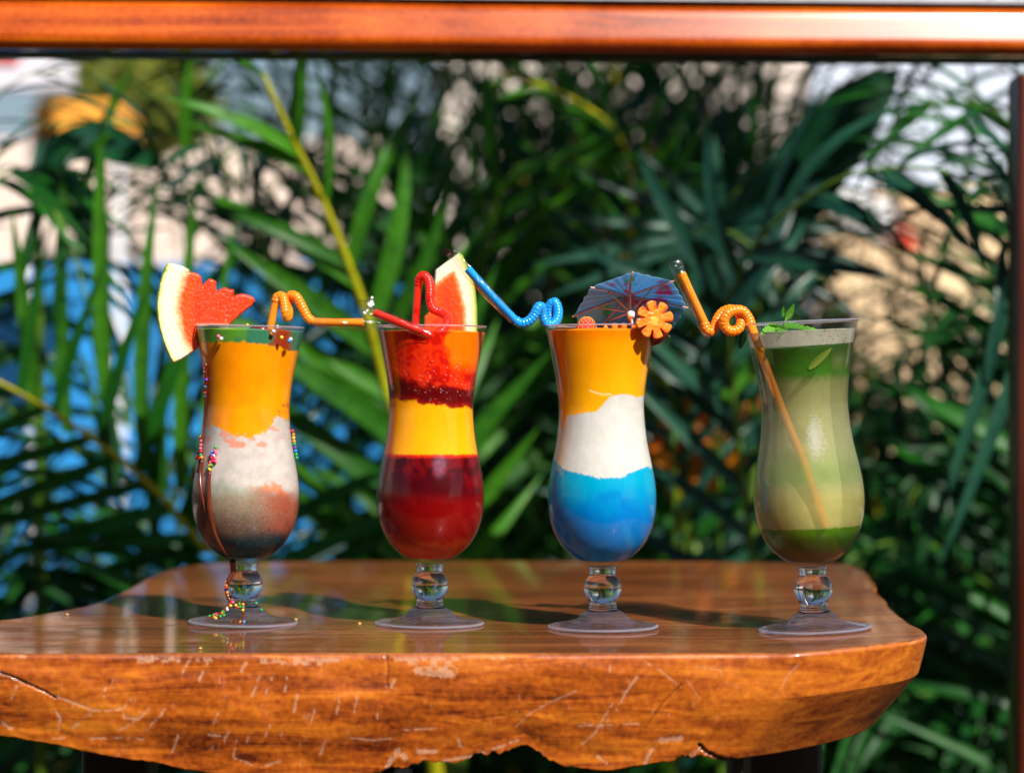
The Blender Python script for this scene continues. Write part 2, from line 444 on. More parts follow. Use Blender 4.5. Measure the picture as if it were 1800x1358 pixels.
M['blue_paint'] = simple('blue_pool_paint', (0.015, 0.21, 0.52), 0.45, 0.5, 0, 0.45, 3, 0.1)
M['cream'] = simple('cream_plaster', (0.78, 0.62, 0.52), 0.8, 0.3, 0, 0.08, 3, 0.2)
M['pinkwall'] = simple('pink_plaster', (0.90, 0.76, 0.68), 0.8, 0.3, 0, 0.15, 4, 0.2)
M['terra'] = simple('terracotta_plaster', (0.90, 0.56, 0.34), 0.8, 0.3, 0, 0.35, 5, 0.3)
M['orangewall'] = simple('orange_awning_cloth', (0.75, 0.32, 0.04), 0.8, 0.3, 0, 0.1, 4, 0.1)
M['white'] = simple('white_gloss', (0.8, 0.8, 0.82), 0.4, 0.5, 0, 0.05, 4, 0.05)
M['paleblue'] = simple('pale_blue_plaster', (0.55, 0.62, 0.75), 0.8, 0.3, 0, 0.08, 3, 0.1)
M['redpaint'] = simple('red_paint', (0.75, 0.06, 0.03), 0.4, 0.5, 0, 0.05, 4, 0.05)
wall('pool_wall', 'blue painted pool wall behind the left palm fronds', 'wall', (-700, 760, 462, 790), 8.4, M['blue_paint'])
t, c, s = wall('cream_wall', 'sunlit cream house wall above the blue pool wall', 'wall', (-300, 700, 245, 600), 9.4, M['cream'])
wall('pink_wall', 'pale pink plastered garden wall glimpsed between the middle fronds', 'wall', (770, 1420, 60, 900), 6.6, M['pinkwall'])
wall('pool_wall', 'low blue painted wall in the lower right corner behind dark leaves', 'wall', (1500, 2300, 1010, 1300), 5.6, M['blue_paint'])
wall('terracotta_wall', 'sunlit terracotta garden wall behind the right palm', 'wall', (1440, 2500, 330, 900), 6.2, M['terra'])
wall('pale_blue_wall', 'pale bluish house wall above the terracotta wall at right', 'wall', (1300, 2600, -60, 500), 8.6, M['paleblue'])

# ------------------------------------------------------------------ palms
def leaflet_mesh(name, w, droop, fold, mat, seg=7, curl=0.0):
    vs = []; fs = []
    for i in range(seg + 1):
        t = i / seg
        hw = w * (math.sin(math.pi * min(1, 0.12 + 0.88 * t) ** 0.75) ** 0.8 if t < 1 else 0.0) * 0.5
        hw = max(hw, 0.0006)
        y = t - droop * 0.25 * t ** 3; z = -droop * t ** 2.2
        x = curl * t * t
        vs += [(x - hw, y, z + fold * hw), (x, y, z), (x + hw, y, z + fold * hw)]
    for i in range(seg):
        a = 3 * i; b = a + 3
        fs += [(a, a + 1, b + 1, b), (a + 1, a + 2, b + 2, b + 1)]
    me = bpy.data.meshes.new(name); me.from_pydata(vs, [], fs); me.materials.append(mat)
    me.polygons.foreach_set("use_smooth", [True] * len(me.polygons)); me.update()
    return me
LV = {}
def leaflets(matkey, w, droops=(0.05, 0.2, 0.38)):
    k = (matkey, round(w, 3), droops)
    if k not in LV:
        LV[k] = [leaflet_mesh('leaflet', w, d, 0.5, M[matkey], curl=cu) for d, cu in zip(droops, (0.05, -0.04, 0.06))]
    return LV[k]

def basis(o, d, n, L, ws=1.0):
    d = d.normalized(); x = d.cross(n)
    if x.length < 1e-4: x = d.cross(Vector((1, 0.1, 0)))
    x.normalize(); z = x.cross(d).normalized()
    R = Matrix((x * L * ws, d * L, z * L)).transposed().to_4x4(); R.translation = o
    return R

def frond(parent, path, L, npair, width, matkey='leaf_mid', rmat='rachis_green', nrm=None, r0=0.006, single=True,
          t0=0.12, a0=70, a1=28, sides=(1, -1), droops=(0.05, 0.2, 0.38), label=None, jit=0.12):
    pts, tot = smooth_path(path, 0.03)
    n = len(pts)
    mb = MB(); mb.tube(pts, [r0 * (1 - 0.8 * i / (n - 1)) for i in range(n)], 7)
    fr = mb.build('frond', M[rmat], parent)
    if label: fr['label'] = label
    N0 = Vector(nrm) if nrm is not None else Vector((0.1, -0.75, 0.65))
    ms = leaflets(matkey, width / L, droops)
    big = MB()
    for s in sides:
        for k in range(npair):
            t = t0 + (1 - t0) * (k + 0.5 * (s < 0)) / npair + rnd.uniform(-.3, .3) / npair
            t = min(0.995, max(0.02, t)); i = min(n - 2, int(t * (n - 1))); f = t * (n - 1) - i
            p = pts[i].lerp(pts[i + 1], f); T = (pts[i + 1] - pts[i]).normalized()
            Nn = (N0 - T * N0.dot(T)).normalized(); S = T.cross(Nn) * s
            a = math.radians(a0 + (a1 - a0) * t + rnd.uniform(-7, 7))
            d = T * math.cos(a) + S * math.sin(a) + Nn * rnd.uniform(-jit, jit * 1.6)
            ll = L * (0.55 + 0.45 * math.sin(math.pi * min(1, 0.1 + t * 0.9)) ** 0.6) * (1 - 0.45 * max(0, t - 0.75) * 4 * 0.6) * rnd.uniform(.88, 1.1)
            up = (Nn + Vector((0, 0, 0.5)) + Vector((rnd.uniform(-.5, .5), rnd.uniform(-.5, .5), 0))).normalized()
            Mx = basis(p, d, up, ll, rnd.uniform(.8, 1.15))
            me = rnd.choice(ms)
            if single: inst('leaflet', me, Mx, fr)
            else: big.add([Mx @ v.co for v in me.vertices], [tuple(q.vertices) for q in me.polygons])
    if not single:
        o = big.build('leaflets', M[matkey], fr); o['kind'] = 'stuff'
    return fr

def palm(label, base, group='palm plants behind the table'):
    return thing('palm_plant', label, 'palm', base, group)
def stem(parent, pts, r, mat='rachis_green'):
    mb = MB(); p, _ = smooth_path(pts, 0.04); n = len(p)
    mb.tube(p, [r * (1 - 0.35 * i / (n - 1)) * (1 + (0.12 if i % 4 == 0 else 0)) for i in range(n)], 10)
    return mb.build('stem', M[mat], parent)

# palm A : the thick yellow midrib left of centre
b = Vector((-0.05, 2.95, 0)); pa = palm('palm with a thick yellow midrib rising between the first two glasses', b)
Q = lambda pts: [P(*q) for q in pts]
frond(pa, [b] + Q([(715, 860, 2.62), (682, 700, 2.6), (640, 540, 2.56), (575, 370, 2.52), (515, 245, 2.48), (462, 130, 2.45)]), 0.25, 12, 0.025, 'leaf_mid', 'rachis', nrm=(0.1, -1, 0.2), r0=0.0135, t0=0.52, a0=60, a1=30)
frond(pa, [b] + Q([(800, 800, 3.0), (830, 600, 3.0), (850, 440, 2.95), (905, 300, 2.9), (1010, 283, 2.85), (1140, 315, 2.8)]), 0.24, 20, 0.017, 'leaf_mid', 'rachis_green', r0=0.008, t0=0.45)
frond(pa, [b] + Q([(760, 800, 3.1), (740, 560, 3.1), (700, 380, 3.1), (640, 200, 3.05), (560, 60, 3.0)]), 0.26, 20, 0.018, 'leaf_dark', 'rachis_green', r0=0.008, t0=0.4)
# palm B : lower left, tall upright leaflets
b = Vector((-0.26, 2.62, 0)); pb = palm('palm whose pale midrib slants down behind the sprinkled glass at left', b)
frond(pb, [b] + Q([(400, 1020, 2.6), (375, 985, 2.58), (280, 868, 2.55), (150, 762, 2.5), (0, 672, 2.45), (-160, 600, 2.4)]), 0.27, 15, 0.019, 'leaf_dark', 'rachis', nrm=(0.0, -1, -0.15), r0=0.0085, t0=0.42, a0=70, a1=62, droops=(0.02, 0.06, 0.12), jit=0.08)
frond(pb, [b] + Q([(470, 900, 2.8), (480, 640, 2.8), (470, 450, 2.8), (400, 300, 2.75), (320, 240, 2.7), (150, 212, 2.65), (30, 250, 2.6), (-60, 320, 2.6)]), 0.15, 22, 0.012, 'leaf_blue', 'rachis_green', r0=0.006, t0=0.45, a0=65, a1=35)
frond(pb, [b] + Q([(340, 900, 2.9), (330, 500, 2.9), (325, 300, 2.9), (322, 90, 2.9), (320, -60, 2.9)]), 0.16, 10, 0.013, 'leaf_dark', 'rachis_green', r0=0.008, t0=0.6)
b2 = Vector((-0.62, 2.9, 0)); pb2 = palm('palm at the left frame edge with thin arching tips', b2)
frond(pb2, [b2] + Q([(-160, 700, 2.8), (-120, 350, 2.75), (0, 165, 2.7), (70, 128, 2.7), (170, 140, 2.7), (280, 175, 2.7)]), 0.14, 10, 0.010, 'leaf_blue', 'rachis_green', r0=0.005, t0=0.5)
frond(pb2, [b2] + Q([(-100, 1000, 2.9), (0, 900, 2.85), (110, 880, 2.85), (250, 960, 2.8), (330, 1060, 2.8)]), 0.2, 20, 0.014, 'leaf_dark', 'rachis_green', r0=0.006, t0=0.3)
frond(pb2, [b2] + Q([(-200, 900, 2.7), (-150, 600, 2.65), (-60, 380, 2.6), (40, 300, 2.55), (120, 420, 2.5), (160, 560, 2.5)]), 0.22, 16, 0.018, 'leaf_dark', 'rachis_green', r0=0.006, t0=0.3, droops=(0.1, 0.3, 0.5))
def blades(fr, lst, matkey, droops=(0.02, 0.05, 0.09)):
    for (x0, y0, x1, y1, Y, w) in lst:
        a_, b_ = P(x0, y0, Y), P(x1, y1, Y - 0.03); L = (b_ - a_).length; wm_ = w * Y / F
        inst('leaflet', rnd.choice(leaflets(matkey, round(wm_ / L, 2), droops)), basis(a_, b_ - a_, Vector((rnd.uniform(-.3, .3), -1, .3)), L), fr)
frb = frond(pb, [Vector((-.24, 2.7, 0))] + Q([(330, 1120, 2.62), (220, 900, 2.58), (120, 780, 2.55), (-40, 690, 2.5)]), 0.2, 10, 0.015, 'leaf_dark', 'rachis_green', r0=0.006, t0=0.5, droops=(0.1, 0.2, 0.3))
blades(frb, [(188, 700, 152, 190, 2.5, 30), (250, 780, 240, 296, 2.5, 27), (118, 760, 78, 238, 2.52, 28), (318, 860, 317, 288, 2.54, 27), (352, 900, 388, 360, 2.55, 24), (62, 720, 30, 360, 2.5, 28),
             (210, 840, 168, 560, 2.6, 22), (285, 880, 272, 600, 2.6, 22), (150, 330, 218, 96, 2.7, 22), (410, 900, 470, 560, 2.6, 20), (330, 260, 322, 88, 2.6, 26)], 'leaf_mid')
frond(pb2, [b2] + Q([(-60, 700, 3.1), (60, 520, 3.1), (200, 400, 3.05), (360, 330, 3.0), (520, 330, 2.95), (640, 400, 2.95)]), 0.2, 20, 0.014, 'leaf_deep', 'rachis_green', r0=0.005, t0=0.35)
frond(pa, [Vector((-.2, 3.2, 0))] + Q([(560, 900, 3.15), (520, 600, 3.15), (460, 420, 3.1), (340, 330, 3.1), (210, 330, 3.05)]), 0.22, 20, 0.014, 'leaf_deep', 'rachis_green', r0=0.006, t0=0.4)
frond(pa, [Vector((-.15, 3.3, 0))] + Q([(620, 900, 3.3), (600, 500, 3.3), (540, 260, 3.25), (420, 140, 3.2), (250, 90, 3.15)]), 0.24, 22, 0.015, 'leaf_dark', 'rachis_green', r0=0.007, t0=0.4)
frond(pb2, [b2] + Q([(-80, 1150, 2.8), (20, 980, 2.8), (130, 960, 2.78), (260, 1040, 2.75)]), 0.2, 18, 0.014, 'leaf_deep', 'rachis_green', r0=0.005, t0=0.25)
frond(pb, [Vector((-.3, 2.9, 0))] + Q([(330, 1000, 2.9), (240, 760, 2.9), (120, 640, 2.88), (-30, 600, 2.85)]), 0.24, 18, 0.016, 'leaf_deep', 'rachis_green', r0=0.006, t0=0.35)
# palm C : centre right, star of leaflets
b = Vector((0.20, 3.1, 0)); pc = palm('palm with a bright green forked stem between the blue and the green drink', b)
frond(pc, [b] + Q([(1205, 1000, 2.9), (1205, 850, 2.9), (1222, 700, 2.9), (1225, 560, 2.85), (1255, 400, 2.8), (1300, 330, 2.75)]), 0.2, 14, 0.017, 'leaf_blue', 'rachis_green', r0=0.0095, t0=0.45, a0=95, a1=30)
frond(pc, [b] + Q([(1190, 830, 3.0), (1130, 640, 3.0), (1110, 450, 3.0), (1100, 260, 2.95), (1000, 170, 2.9), (880, 130, 2.85)]), 0.24, 20, 0.016, 'leaf_mid', 'rachis', r0=0.008, t0=0.4)
frond(pc, [b] + Q([(1200, 800, 3.1), (1250, 500, 3.1), (1330, 300, 3.0), (1430, 180, 2.95), (1560, 110, 2.9)]), 0.26, 22, 0.017, 'leaf_dark', 'rachis_green', r0=0.008, t0=0.35)
frond(pc, [b] + Q([(1185, 800, 2.7), (1150, 640, 2.7), (1180, 480, 2.7), (1240, 400, 2.65), (1330, 440, 2.6), (1400, 560, 2.6)]), 0.17, 16, 0.014, 'leaf_blue', 'rachis_green', r0=0.005, t0=0.35, droops=(0.1, 0.3, 0.5))
# palm D : right, arching over
b = Vector((0.36, 2.75, 0)); pd = palm('palm at right whose fronds arch over the green drink and droop', b)
frond(pd, [b] + Q([(1290, 700, 2.6), (1295, 500, 2.55), (1345, 410, 2.5), (1430, 340, 2.45), (1520, 302, 2.4), (1660, 300, 2.35), (1790, 370, 2.3), (1850, 450, 2.3)]), 0.20, 17, 0.019, 'leaf_blue', 'rachis_green', nrm=(0.0, -0.8, 0.6), r0=0.0065, t0=0.45, a0=60, a1=30, droops=(0.15, 0.35, 0.55))
b = Vector((0.66, 2.7, 0)); pe = palm('palm just inside the right post with long hanging blades', b)
frond(pe, [b] + Q([(1900, 900, 2.7), (1880, 500, 2.65), (1800, 250, 2.6), (1700, 180, 2.55), (1560, 200, 2.5)]), 0.3, 18, 0.02, 'leaf_dark', 'rachis_green', r0=0.008, t0=0.3, droops=(0.1, 0.3, 0.55))
frond(pe, [b] + Q([(1960, 800, 2.5), (1920, 500, 2.45), (1850, 380, 2.4), (1790, 400, 2.38), (1740, 470, 2.36)]), 0.30, 11, 0.020, 'leaf_blue', 'rachis_green', nrm=(-0.6, -0.7, 0.3), r0=0.006, t0=0.35, a0=30, a1=20, droops=(0.25, 0.4, 0.5))
frond(pe, [b] + Q([(1800, 1180, 2.9), (1700, 1000, 2.85), (1580, 950, 2.8), (1450, 1020, 2.75), (1390, 1200, 2.7)]), 0.2, 16, 0.014, 'leaf_dark', 'rachis_green', r0=0.006, t0=0.3)
frond(pe, [b] + Q([(1850, 1300, 2.9), (1720, 1220, 2.85), (1560, 1230, 2.8), (1440, 1290, 2.75), (1350, 1400, 2.7)]), 0.2, 16, 0.014, 'leaf_dark', 'rachis_green', r0=0.006, t0=0.3)

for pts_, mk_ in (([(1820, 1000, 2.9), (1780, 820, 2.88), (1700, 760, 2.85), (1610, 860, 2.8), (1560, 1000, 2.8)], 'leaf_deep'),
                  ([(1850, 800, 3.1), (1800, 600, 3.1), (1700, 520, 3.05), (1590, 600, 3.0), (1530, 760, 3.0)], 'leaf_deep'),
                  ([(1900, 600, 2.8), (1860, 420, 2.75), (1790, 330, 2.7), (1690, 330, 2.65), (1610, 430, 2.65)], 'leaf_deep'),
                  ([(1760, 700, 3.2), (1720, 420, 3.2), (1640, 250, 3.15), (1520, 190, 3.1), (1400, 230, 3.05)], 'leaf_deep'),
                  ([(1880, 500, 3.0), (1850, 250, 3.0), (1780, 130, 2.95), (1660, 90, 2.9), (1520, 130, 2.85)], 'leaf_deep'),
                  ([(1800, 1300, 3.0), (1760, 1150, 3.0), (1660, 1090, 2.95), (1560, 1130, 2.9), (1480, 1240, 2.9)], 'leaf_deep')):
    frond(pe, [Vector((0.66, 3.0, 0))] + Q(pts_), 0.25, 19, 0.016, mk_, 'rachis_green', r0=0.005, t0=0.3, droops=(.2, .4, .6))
blades(frond(pe, [b] + Q([(1860, 900, 2.42), (1850, 600, 2.4), (1830, 430, 2.38)]), 0.1, 2, 0.012, 'leaf_deep', 'rachis_green', r0=0.004, t0=.8), [(1792, 440, 1658, 975, 2.36, 30), (1800, 600, 1672, 1005, 2.38, 26)], 'leaf_blue', (.02, .04, .06))
star = frond(pc, [Vector((.24, 2.75, 0))] + Q([(1265, 800, 2.72), (1262, 600, 2.7), (1262, 400, 2.68)]), 0.1, 2, 0.012, 'leaf_blue', 'rachis_green', r0=0.005, t0=.9)
blades(star, [(1262, 402, 1262 + 330 * math.cos(a_), 402 - 210 * math.sin(a_) + 40, 2.68, 26) for a_ in np.linspace(-2.7, 3.3, 15)], 'leaf_blue', (.06, .14, .2))
# background plants with arching fronds, leaflets joined per frond
def fill_palm(label, bx, by, nfr, h, spread, mats, L=0.32, dens=21, seed=0, w=0.017, lean=(0, 0)):
    t = palm(label, (bx, by, 0), 'palms filling the background')
    rr = random.Random(seed)
    for k in range(nfr):
        az = 2 * math.pi * (k + rr.random() * 0.7) / nfr
        hh = h * rr.uniform(.65, 1.1); sp = spread * rr.uniform(.5, 1.1)
        dx, dy = math.cos(az) * sp + lean[0], math.sin(az) * sp * 0.6 + lean[1]
        drop = hh * rr.uniform(.05, .4)
        path = [Vector((bx, by, 0)), Vector((bx + dx * .12, by + dy * .12, hh * .45)), Vector((bx + dx * .4, by + dy * .4, hh * .85)),
                Vector((bx + dx * .75, by + dy * .75, hh)), Vector((bx + dx * 1.1, by + dy * 1.1, hh - drop * .6)), Vector((bx + dx * 1.3, by + dy * 1.3, hh - drop))]
        frond(t, path, L * rr.uniform(.8, 1.15), dens, w, rr.choice(mats), rr.choice(('rachis_green', 'rachis_green', 'rachis')), nrm=(dx * .3, dy * .3 - .3, 1),
              r0=0.007, single=False, t0=0.22)
    mb = MB()
    return t
FP = [
 ('bushy palm directly behind the red drink', 0.02, 4.0, 8, 1.35, .55), ('bushy palm behind the blue drink', 0.32, 3.9, 8, 1.25, .55),
 ('tall palm behind the paper parasol', 0.28, 4.4, 8, 1.6, .42), ('dark palm behind the green drink', 0.62, 3.8, 8, 0.95, .5),
 ('dense palm near the right post', 1.15, 4.0, 6, 0.95, .4), ('tall palm left of the middle', -0.10, 4.5, 8, 1.65, .55),
 ('low palm with blue gaps behind the left end of the table', -0.75, 3.7, 6, 0.62, .4), ('far palm in the middle of the thicket', 0.25, 5.0, 9, 1.8, .7),
 ('tall fine-leaved palm in the upper middle', 0.14, 4.2, 8, 1.75, .65), ('short palm low behind the table middle', 0.12, 3.6, 8, 0.72, .5),
 ('short palm low right of the table', 0.75, 3.5, 8, 0.8, .5), ('short palm under the left table end', -0.35, 3.6, 7, 0.55, .4)]
for i, (lb, x, y, nf, h, sp) in enumerate(FP):
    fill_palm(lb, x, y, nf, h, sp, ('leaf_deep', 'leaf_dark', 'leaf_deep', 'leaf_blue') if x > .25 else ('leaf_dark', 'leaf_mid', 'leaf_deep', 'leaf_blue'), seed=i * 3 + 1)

# broad leaved shrubs: masses of leaves
def shrub(name, label, c, rad, n, mat, size, seed=0, cat='shrub', group=None, stemmat='leg_wood', base=None, rt=0.014):
    base = base or (c[0], c[1])
    t = thing(name, label, cat, (base[0], base[1], 0), group)
    r2 = np.random.default_rng(seed)
    d = r2.normal(size=(n, 3)); d /= np.linalg.norm(d, axis=1)[:, None]
    rr = r2.random(n) ** (1 / 2.2)
    lump = 0.75 + 0.5 * vnoise(np.arctan2(d[:, 1], d[:, 0]) * 2.2 + 9, d[:, 2] * 3 + 5, seed)
    pos = np.array(c) + d * (rr * lump)[:, None] * np.array(rad)
    mb = MB()
    for p in pos:
        if p[2] < 0.03: continue
        a = Vector(r2.normal(size=3)).normalized(); bq = a.cross(Vector(r2.normal(size=3))).normalized()
        s = size * r2.uniform(.6, 1.3); p = Vector(p); nn = a.cross(bq) * s * 0.15
        mb.add([p, p + a * s * .5 + bq * s * .25 + nn, p + a * s, p + a * s * .5 - bq * s * .25 + nn], [(0, 1, 2, 3)])
    o = mb.build('foliage', M[mat], t); o['kind'] = 'stuff'
    mb = MB()
    for k in range(4):
        q = Vector(c) + Vector((r2.uniform(-.4, .4) * rad[0], r2.uniform(-.4, .4) * rad[1], rad[2] * .3))
        B_ = Vector((base[0] + .02 * k, base[1], 0)); F_ = Vector((B_.x, B_.y, c[2] * .9)) if rt > .02 else (B_ + q) / 2 + Vector((0.03 * k - .05, 0, 0))
        mb.tube([B_, F_, q], [rt, rt * .7, rt * .35], 6)
    mb.build('branches', M[stemmat], t)
    return t
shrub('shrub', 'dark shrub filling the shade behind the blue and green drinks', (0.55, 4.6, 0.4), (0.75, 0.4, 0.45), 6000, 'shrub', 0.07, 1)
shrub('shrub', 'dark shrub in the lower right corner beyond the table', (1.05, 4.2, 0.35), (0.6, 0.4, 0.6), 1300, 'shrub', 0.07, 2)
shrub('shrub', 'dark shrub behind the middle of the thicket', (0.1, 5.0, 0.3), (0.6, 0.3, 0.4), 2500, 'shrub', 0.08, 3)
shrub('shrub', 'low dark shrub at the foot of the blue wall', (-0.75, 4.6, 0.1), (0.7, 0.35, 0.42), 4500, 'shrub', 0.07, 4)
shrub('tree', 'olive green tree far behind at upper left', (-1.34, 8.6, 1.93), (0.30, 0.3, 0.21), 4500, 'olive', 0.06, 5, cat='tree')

# unseen hedge added behind the camera to darken what the glasses mirror
shrub('hedge', 'tall dark hedge added behind the camera to darken glass reflections', (0.2, -4.5, 2.3), (6.5, 0.8, 2.9), 26000, 'shrub', 0.18, 21, cat='hedge')
# unseen tree added to shade the palms, its crown above the frame
shrub('tree', 'unseen tree added above the frame to shade the palms', (0.35, 2.85, 2.6), (2.5, 1.45, 0.42), 18000, 'shrub', 0.09, 15, cat='tree', base=(2.0, 3.4), rt=.07)

# ------------------------------------------------------------------ the frame: rail and post
YR = 2.1
a = P(-200, 5, YR); bq = P(2000, 95, YR)
yaw = math.radians(6.0)
t = thing('wooden_rail', 'varnished orange wooden rail running across the top of the view', 'rail', (0, YR, bq.z + .004), rot=(0, math.radians(-.45), yaw))
hR = a.z - bq.z; vs = []; fs = []; xs_ = np.linspace(-1.1, 1.1, 45); prof_ = []
for k in range(15):                       # gently crowned front face, flat back
    u = k / 14; prof_.append((0.26 * u * hR + 0.012 * max(0, abs(2 * u - 1) - .6) ** 2 * 6, u * hR))
prof_ += [(0.055, hR - 0.001), (0.055, 0.001)]
for x_ in xs_:
    for (yy, zz) in prof_: vs.append((x_, yy + 0.0006 * math.sin(x_ * 9), zz))
npf = len(prof_)
for i_ in range(len(xs_) - 1):
    for k in range(npf): fs.append((i_ * npf + k, (i_ + 1) * npf + k, (i_ + 1) * npf + (k + 1) % npf, i_ * npf + (k + 1) % npf))
fs.append(tuple(range(npf - 1, -1, -1))); fs.append(tuple((len(xs_) - 1) * npf + k for k in range(npf)))
mk('rail_beam', vs, fs, M['rail_wood'], t, local=True)
mb = MB(); mb.box((0, 0.040, -0.0022), (2.2, 0.03, 0.003)); mb.build('lower_strip', M['leg_wood'], t, smooth=False, local=True)
mb = MB(); mb.box((0, 0.034, hR + 0.0022), (2.2, 0.05, 0.003)); mb.build('metal_strip', simple('grey_metal_strip', (0.5, 0.5, 0.55), 0.4, metal=0.3), t, smooth=False, local=True)
a = P(1794, 95, YR + 0.046)
t = thing('wooden_post', 'reddish varnished post at the right edge of the view', 'post', (a.x + 0.03, YR + 0.08, 0))
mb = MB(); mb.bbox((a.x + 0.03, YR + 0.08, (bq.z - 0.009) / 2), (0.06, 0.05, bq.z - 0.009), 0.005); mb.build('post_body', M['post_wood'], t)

# ------------------------------------------------------------------ the table
def top_off(x):
    return 0.045 * max(0.0, x - 0.163) if x < 0.30 else 0.045 * 0.137
def onTop(px, py):
    off = 0
    for _ in range(6):
        Y = F * (HC - off) / (py - HY); X = (px - 900) * Y / F; off = top_off(X)
    return Vector((X, Y, TT + off))
# (top px, top py, bottom px, bottom py, bottom depth offset)  clockwise from far left front
OUT = [(-420, 1149, -420, 1260, .012), (-200, 1149, -200, 1272, .012), (0, 1149, 0, 1292, .012), (100, 1149, 100, 1308, .012), (200, 1149, 200, 1330, .012), (300, 1148, 300, 1346, .012),
       (400, 1148, 400, 1362, .012), (560, 1148, 560, 1375, .012), (640, 1148, 640, 1362, .012), (700, 1148, 700, 1347, .012), (790, 1148, 790, 1343, .012), (850, 1148, 850, 1333, .012), (880, 1148, 880, 1322, .012), (915, 1148, 915, 1312, .012),
       (940, 1148, 940, 1322, .012), (975, 1148, 975, 1340, .012), (1060, 1148, 1060, 1353, .012), (1140, 1148, 1120, 1344, .012), (1230, 1148, 1180, 1338, .012), (1290, 1148, 1225, 1334, .014),
       (1350, 1148, 1270, 1337, .016), (1400, 1147, 1308, 1331, .02), (1450, 1143, 1370, 1322, .03), (1500, 1138, 1433, 1310, .035), (1560, 1131, 1490, 1295, .04), (1610, 1124, 1525, 1280, .045), (1629, 1117, 1545, 1262, .05),
       (1623, 1107, 1556, 1240, .03), (1600, 1093, 1550, 1205, .01), (1566, 1068, 1530, 1170, 0), (1545, 1040, 1510, 1120, 0), (1528, 1012, 1490, 1090, 0), (1508, 997, 1470, 1070, -.01), (1470, 990, 1440, 1060, -.02),
       (1300, 987, 1300, 1055, -.02), (1000, 985, 1000, 1055, -.02), (600, 985, 600, 1055, -.02), (400, 988, 420, 1055, -.02), (330, 994, 350, 1065, -.02), (290, 1003, 310, 1075, -.01), (250, 1020, 270, 1095, 0), (205, 1044, 230, 1125, 0),
       (160, 1061, 180, 1150, 0), (80, 1077, 100, 1165, 0), (0, 1089, 20, 1180, 0), (-150, 1098, -150, 1190, 0), (-420, 1104, -420, 1190, 0)]
tops = []; bots = []
for (tx, ty, bx, by, dy) in OUT:
    q = onTop(tx, ty); tops.append(q); bots.append(P(bx, by, q.y + dy))
n0 = len(OUT)
nfront = 27
# resample along the perimeter
TP = []; BPs = []; PX = []
for i in range(n0):
    j = (i + 1) % n0
    if i == 21: CREASE = len(TP)
    L = (tops[j] - tops[i]).length
    step = 0.00062 if i < nfront - 1 and OUT[i][0] >= -60 else 0.004
    k = max(1, int(L / step))
    for s in range(k):
        f = s / k
        # Catmull-Rom in both outlines
        def cr(arr):
            p0, p1, p2, p3 = arr[(i - 1) % n0], arr[i], arr[j], arr[(j + 1) % n0]
            return 0.5 * ((2 * p1) + (p2 - p0) * f + (2 * p0 - 5 * p1 + 4 * p2 - p3) * f * f + (3 * p1 - p0 - 3 * p2 + p3) * f ** 3)
        ls = i in (0, 1, n0 - 1, n0 - 2)
        a = tops[i].lerp(tops[j], f) if ls or (L > 0.1) else cr(tops)
        c = bots[i].lerp(bots[j], f) if ls or (L > 0.1) or 18 <= i <= 20 else cr(bots)
        TP.append(a); BPs.append(c)
TPn = np.array([tuple(v) for v in TP]); BPn = np.array([tuple(v) for v in BPs]); K = len(TP)
tan = np.roll(TPn, -1, 0) - np.roll(TPn, 1, 0); nor = np.stack([tan[:, 1], -tan[:, 0], np.zeros(K)], 1)
nor /= np.linalg.norm(nor, axis=1)[:, None] + 1e-9
ctr = np.array([0.0, 1.66, 0]); sgn = np.sign(((TPn - ctr) * nor)[:, :2].sum(1)); nor *= np.where(np.median(sgn) < 0, -1, 1)
for _ in range(14): nor = (np.roll(nor, 1, 0) + nor + np.roll(nor, -1, 0)) / 3
ss = np.concatenate([[0], np.cumsum(np.linalg.norm(np.diff(TPn, axis=0), axis=1))])
# low waves of the natural top edge, ragged bottom
TPn[:, :2] += nor[:, :2] * ((fbm(ss * 14, ss * 0, 3) - 0.5) * 0.004)[:, None]
ROWS = 84
lev = np.concatenate([[0, 0.006, 0.014, 0.026], np.linspace(0.045, 1, ROWS - 4)])
rag = (fbm(ss * 55, ss * 0 + 3, 11) - 0.5) * 0.010 + (fbm(ss * 260, ss * 0 + 3, 12) - 0.5) * 0.004
xfront = BPn[:, 0]
RM = 1 - 0.93 * sst(0.115, 0.14, BPn[:, 0])
pxb = BPn[:, 0] * F / BPn[:, 1] + 900
RZ = .22 + .78 * (sst(640, 690, pxb) * sst(1020, 990, pxb) + sst(1180, 1200, pxb) * sst(1275, 1255, pxb))
rag = rag * (BPn[:, 1] < 1.62) * RM * RZ
side = np.zeros((ROWS, K, 3))
for r, t_ in enumerate(lev):
    tt = .5 * t_ if t_ < .42 else .21 + (t_ - .42) * .79 / .58
    p = TPn * (1 - t_) + BPn * t_
    hx = TPn * (1 - tt) + BPn * tt; p[:, :2] = p[:, :2] * RM[:, None] + hx[:, :2] * (1 - RM[:, None])
    bulge = (0.001 + 0.003 * RM) * math.sin(math.pi * min(1, t_ * 1.15)) - 0.0022 * (1 - min(1, t_ / 0.045)) ** 2 
    nz = (fbm(ss * 25, ss * 0 + t_ * 2.2, 21) - 0.5) * 0.005 * sst(0.02, 0.2, t_) * RM + (fbm(ss * 120 + t_ * 6, ss * 0 + t_ * 9, 23) - 0.5) * 0.0007 * sst(0.03, 0.1, t_) * (.3 + .7 * RM)
    p[:, 2] += rag * t_ ** 6
    p = p + nor * (bulge + nz)[:, None]
    side[r] = p
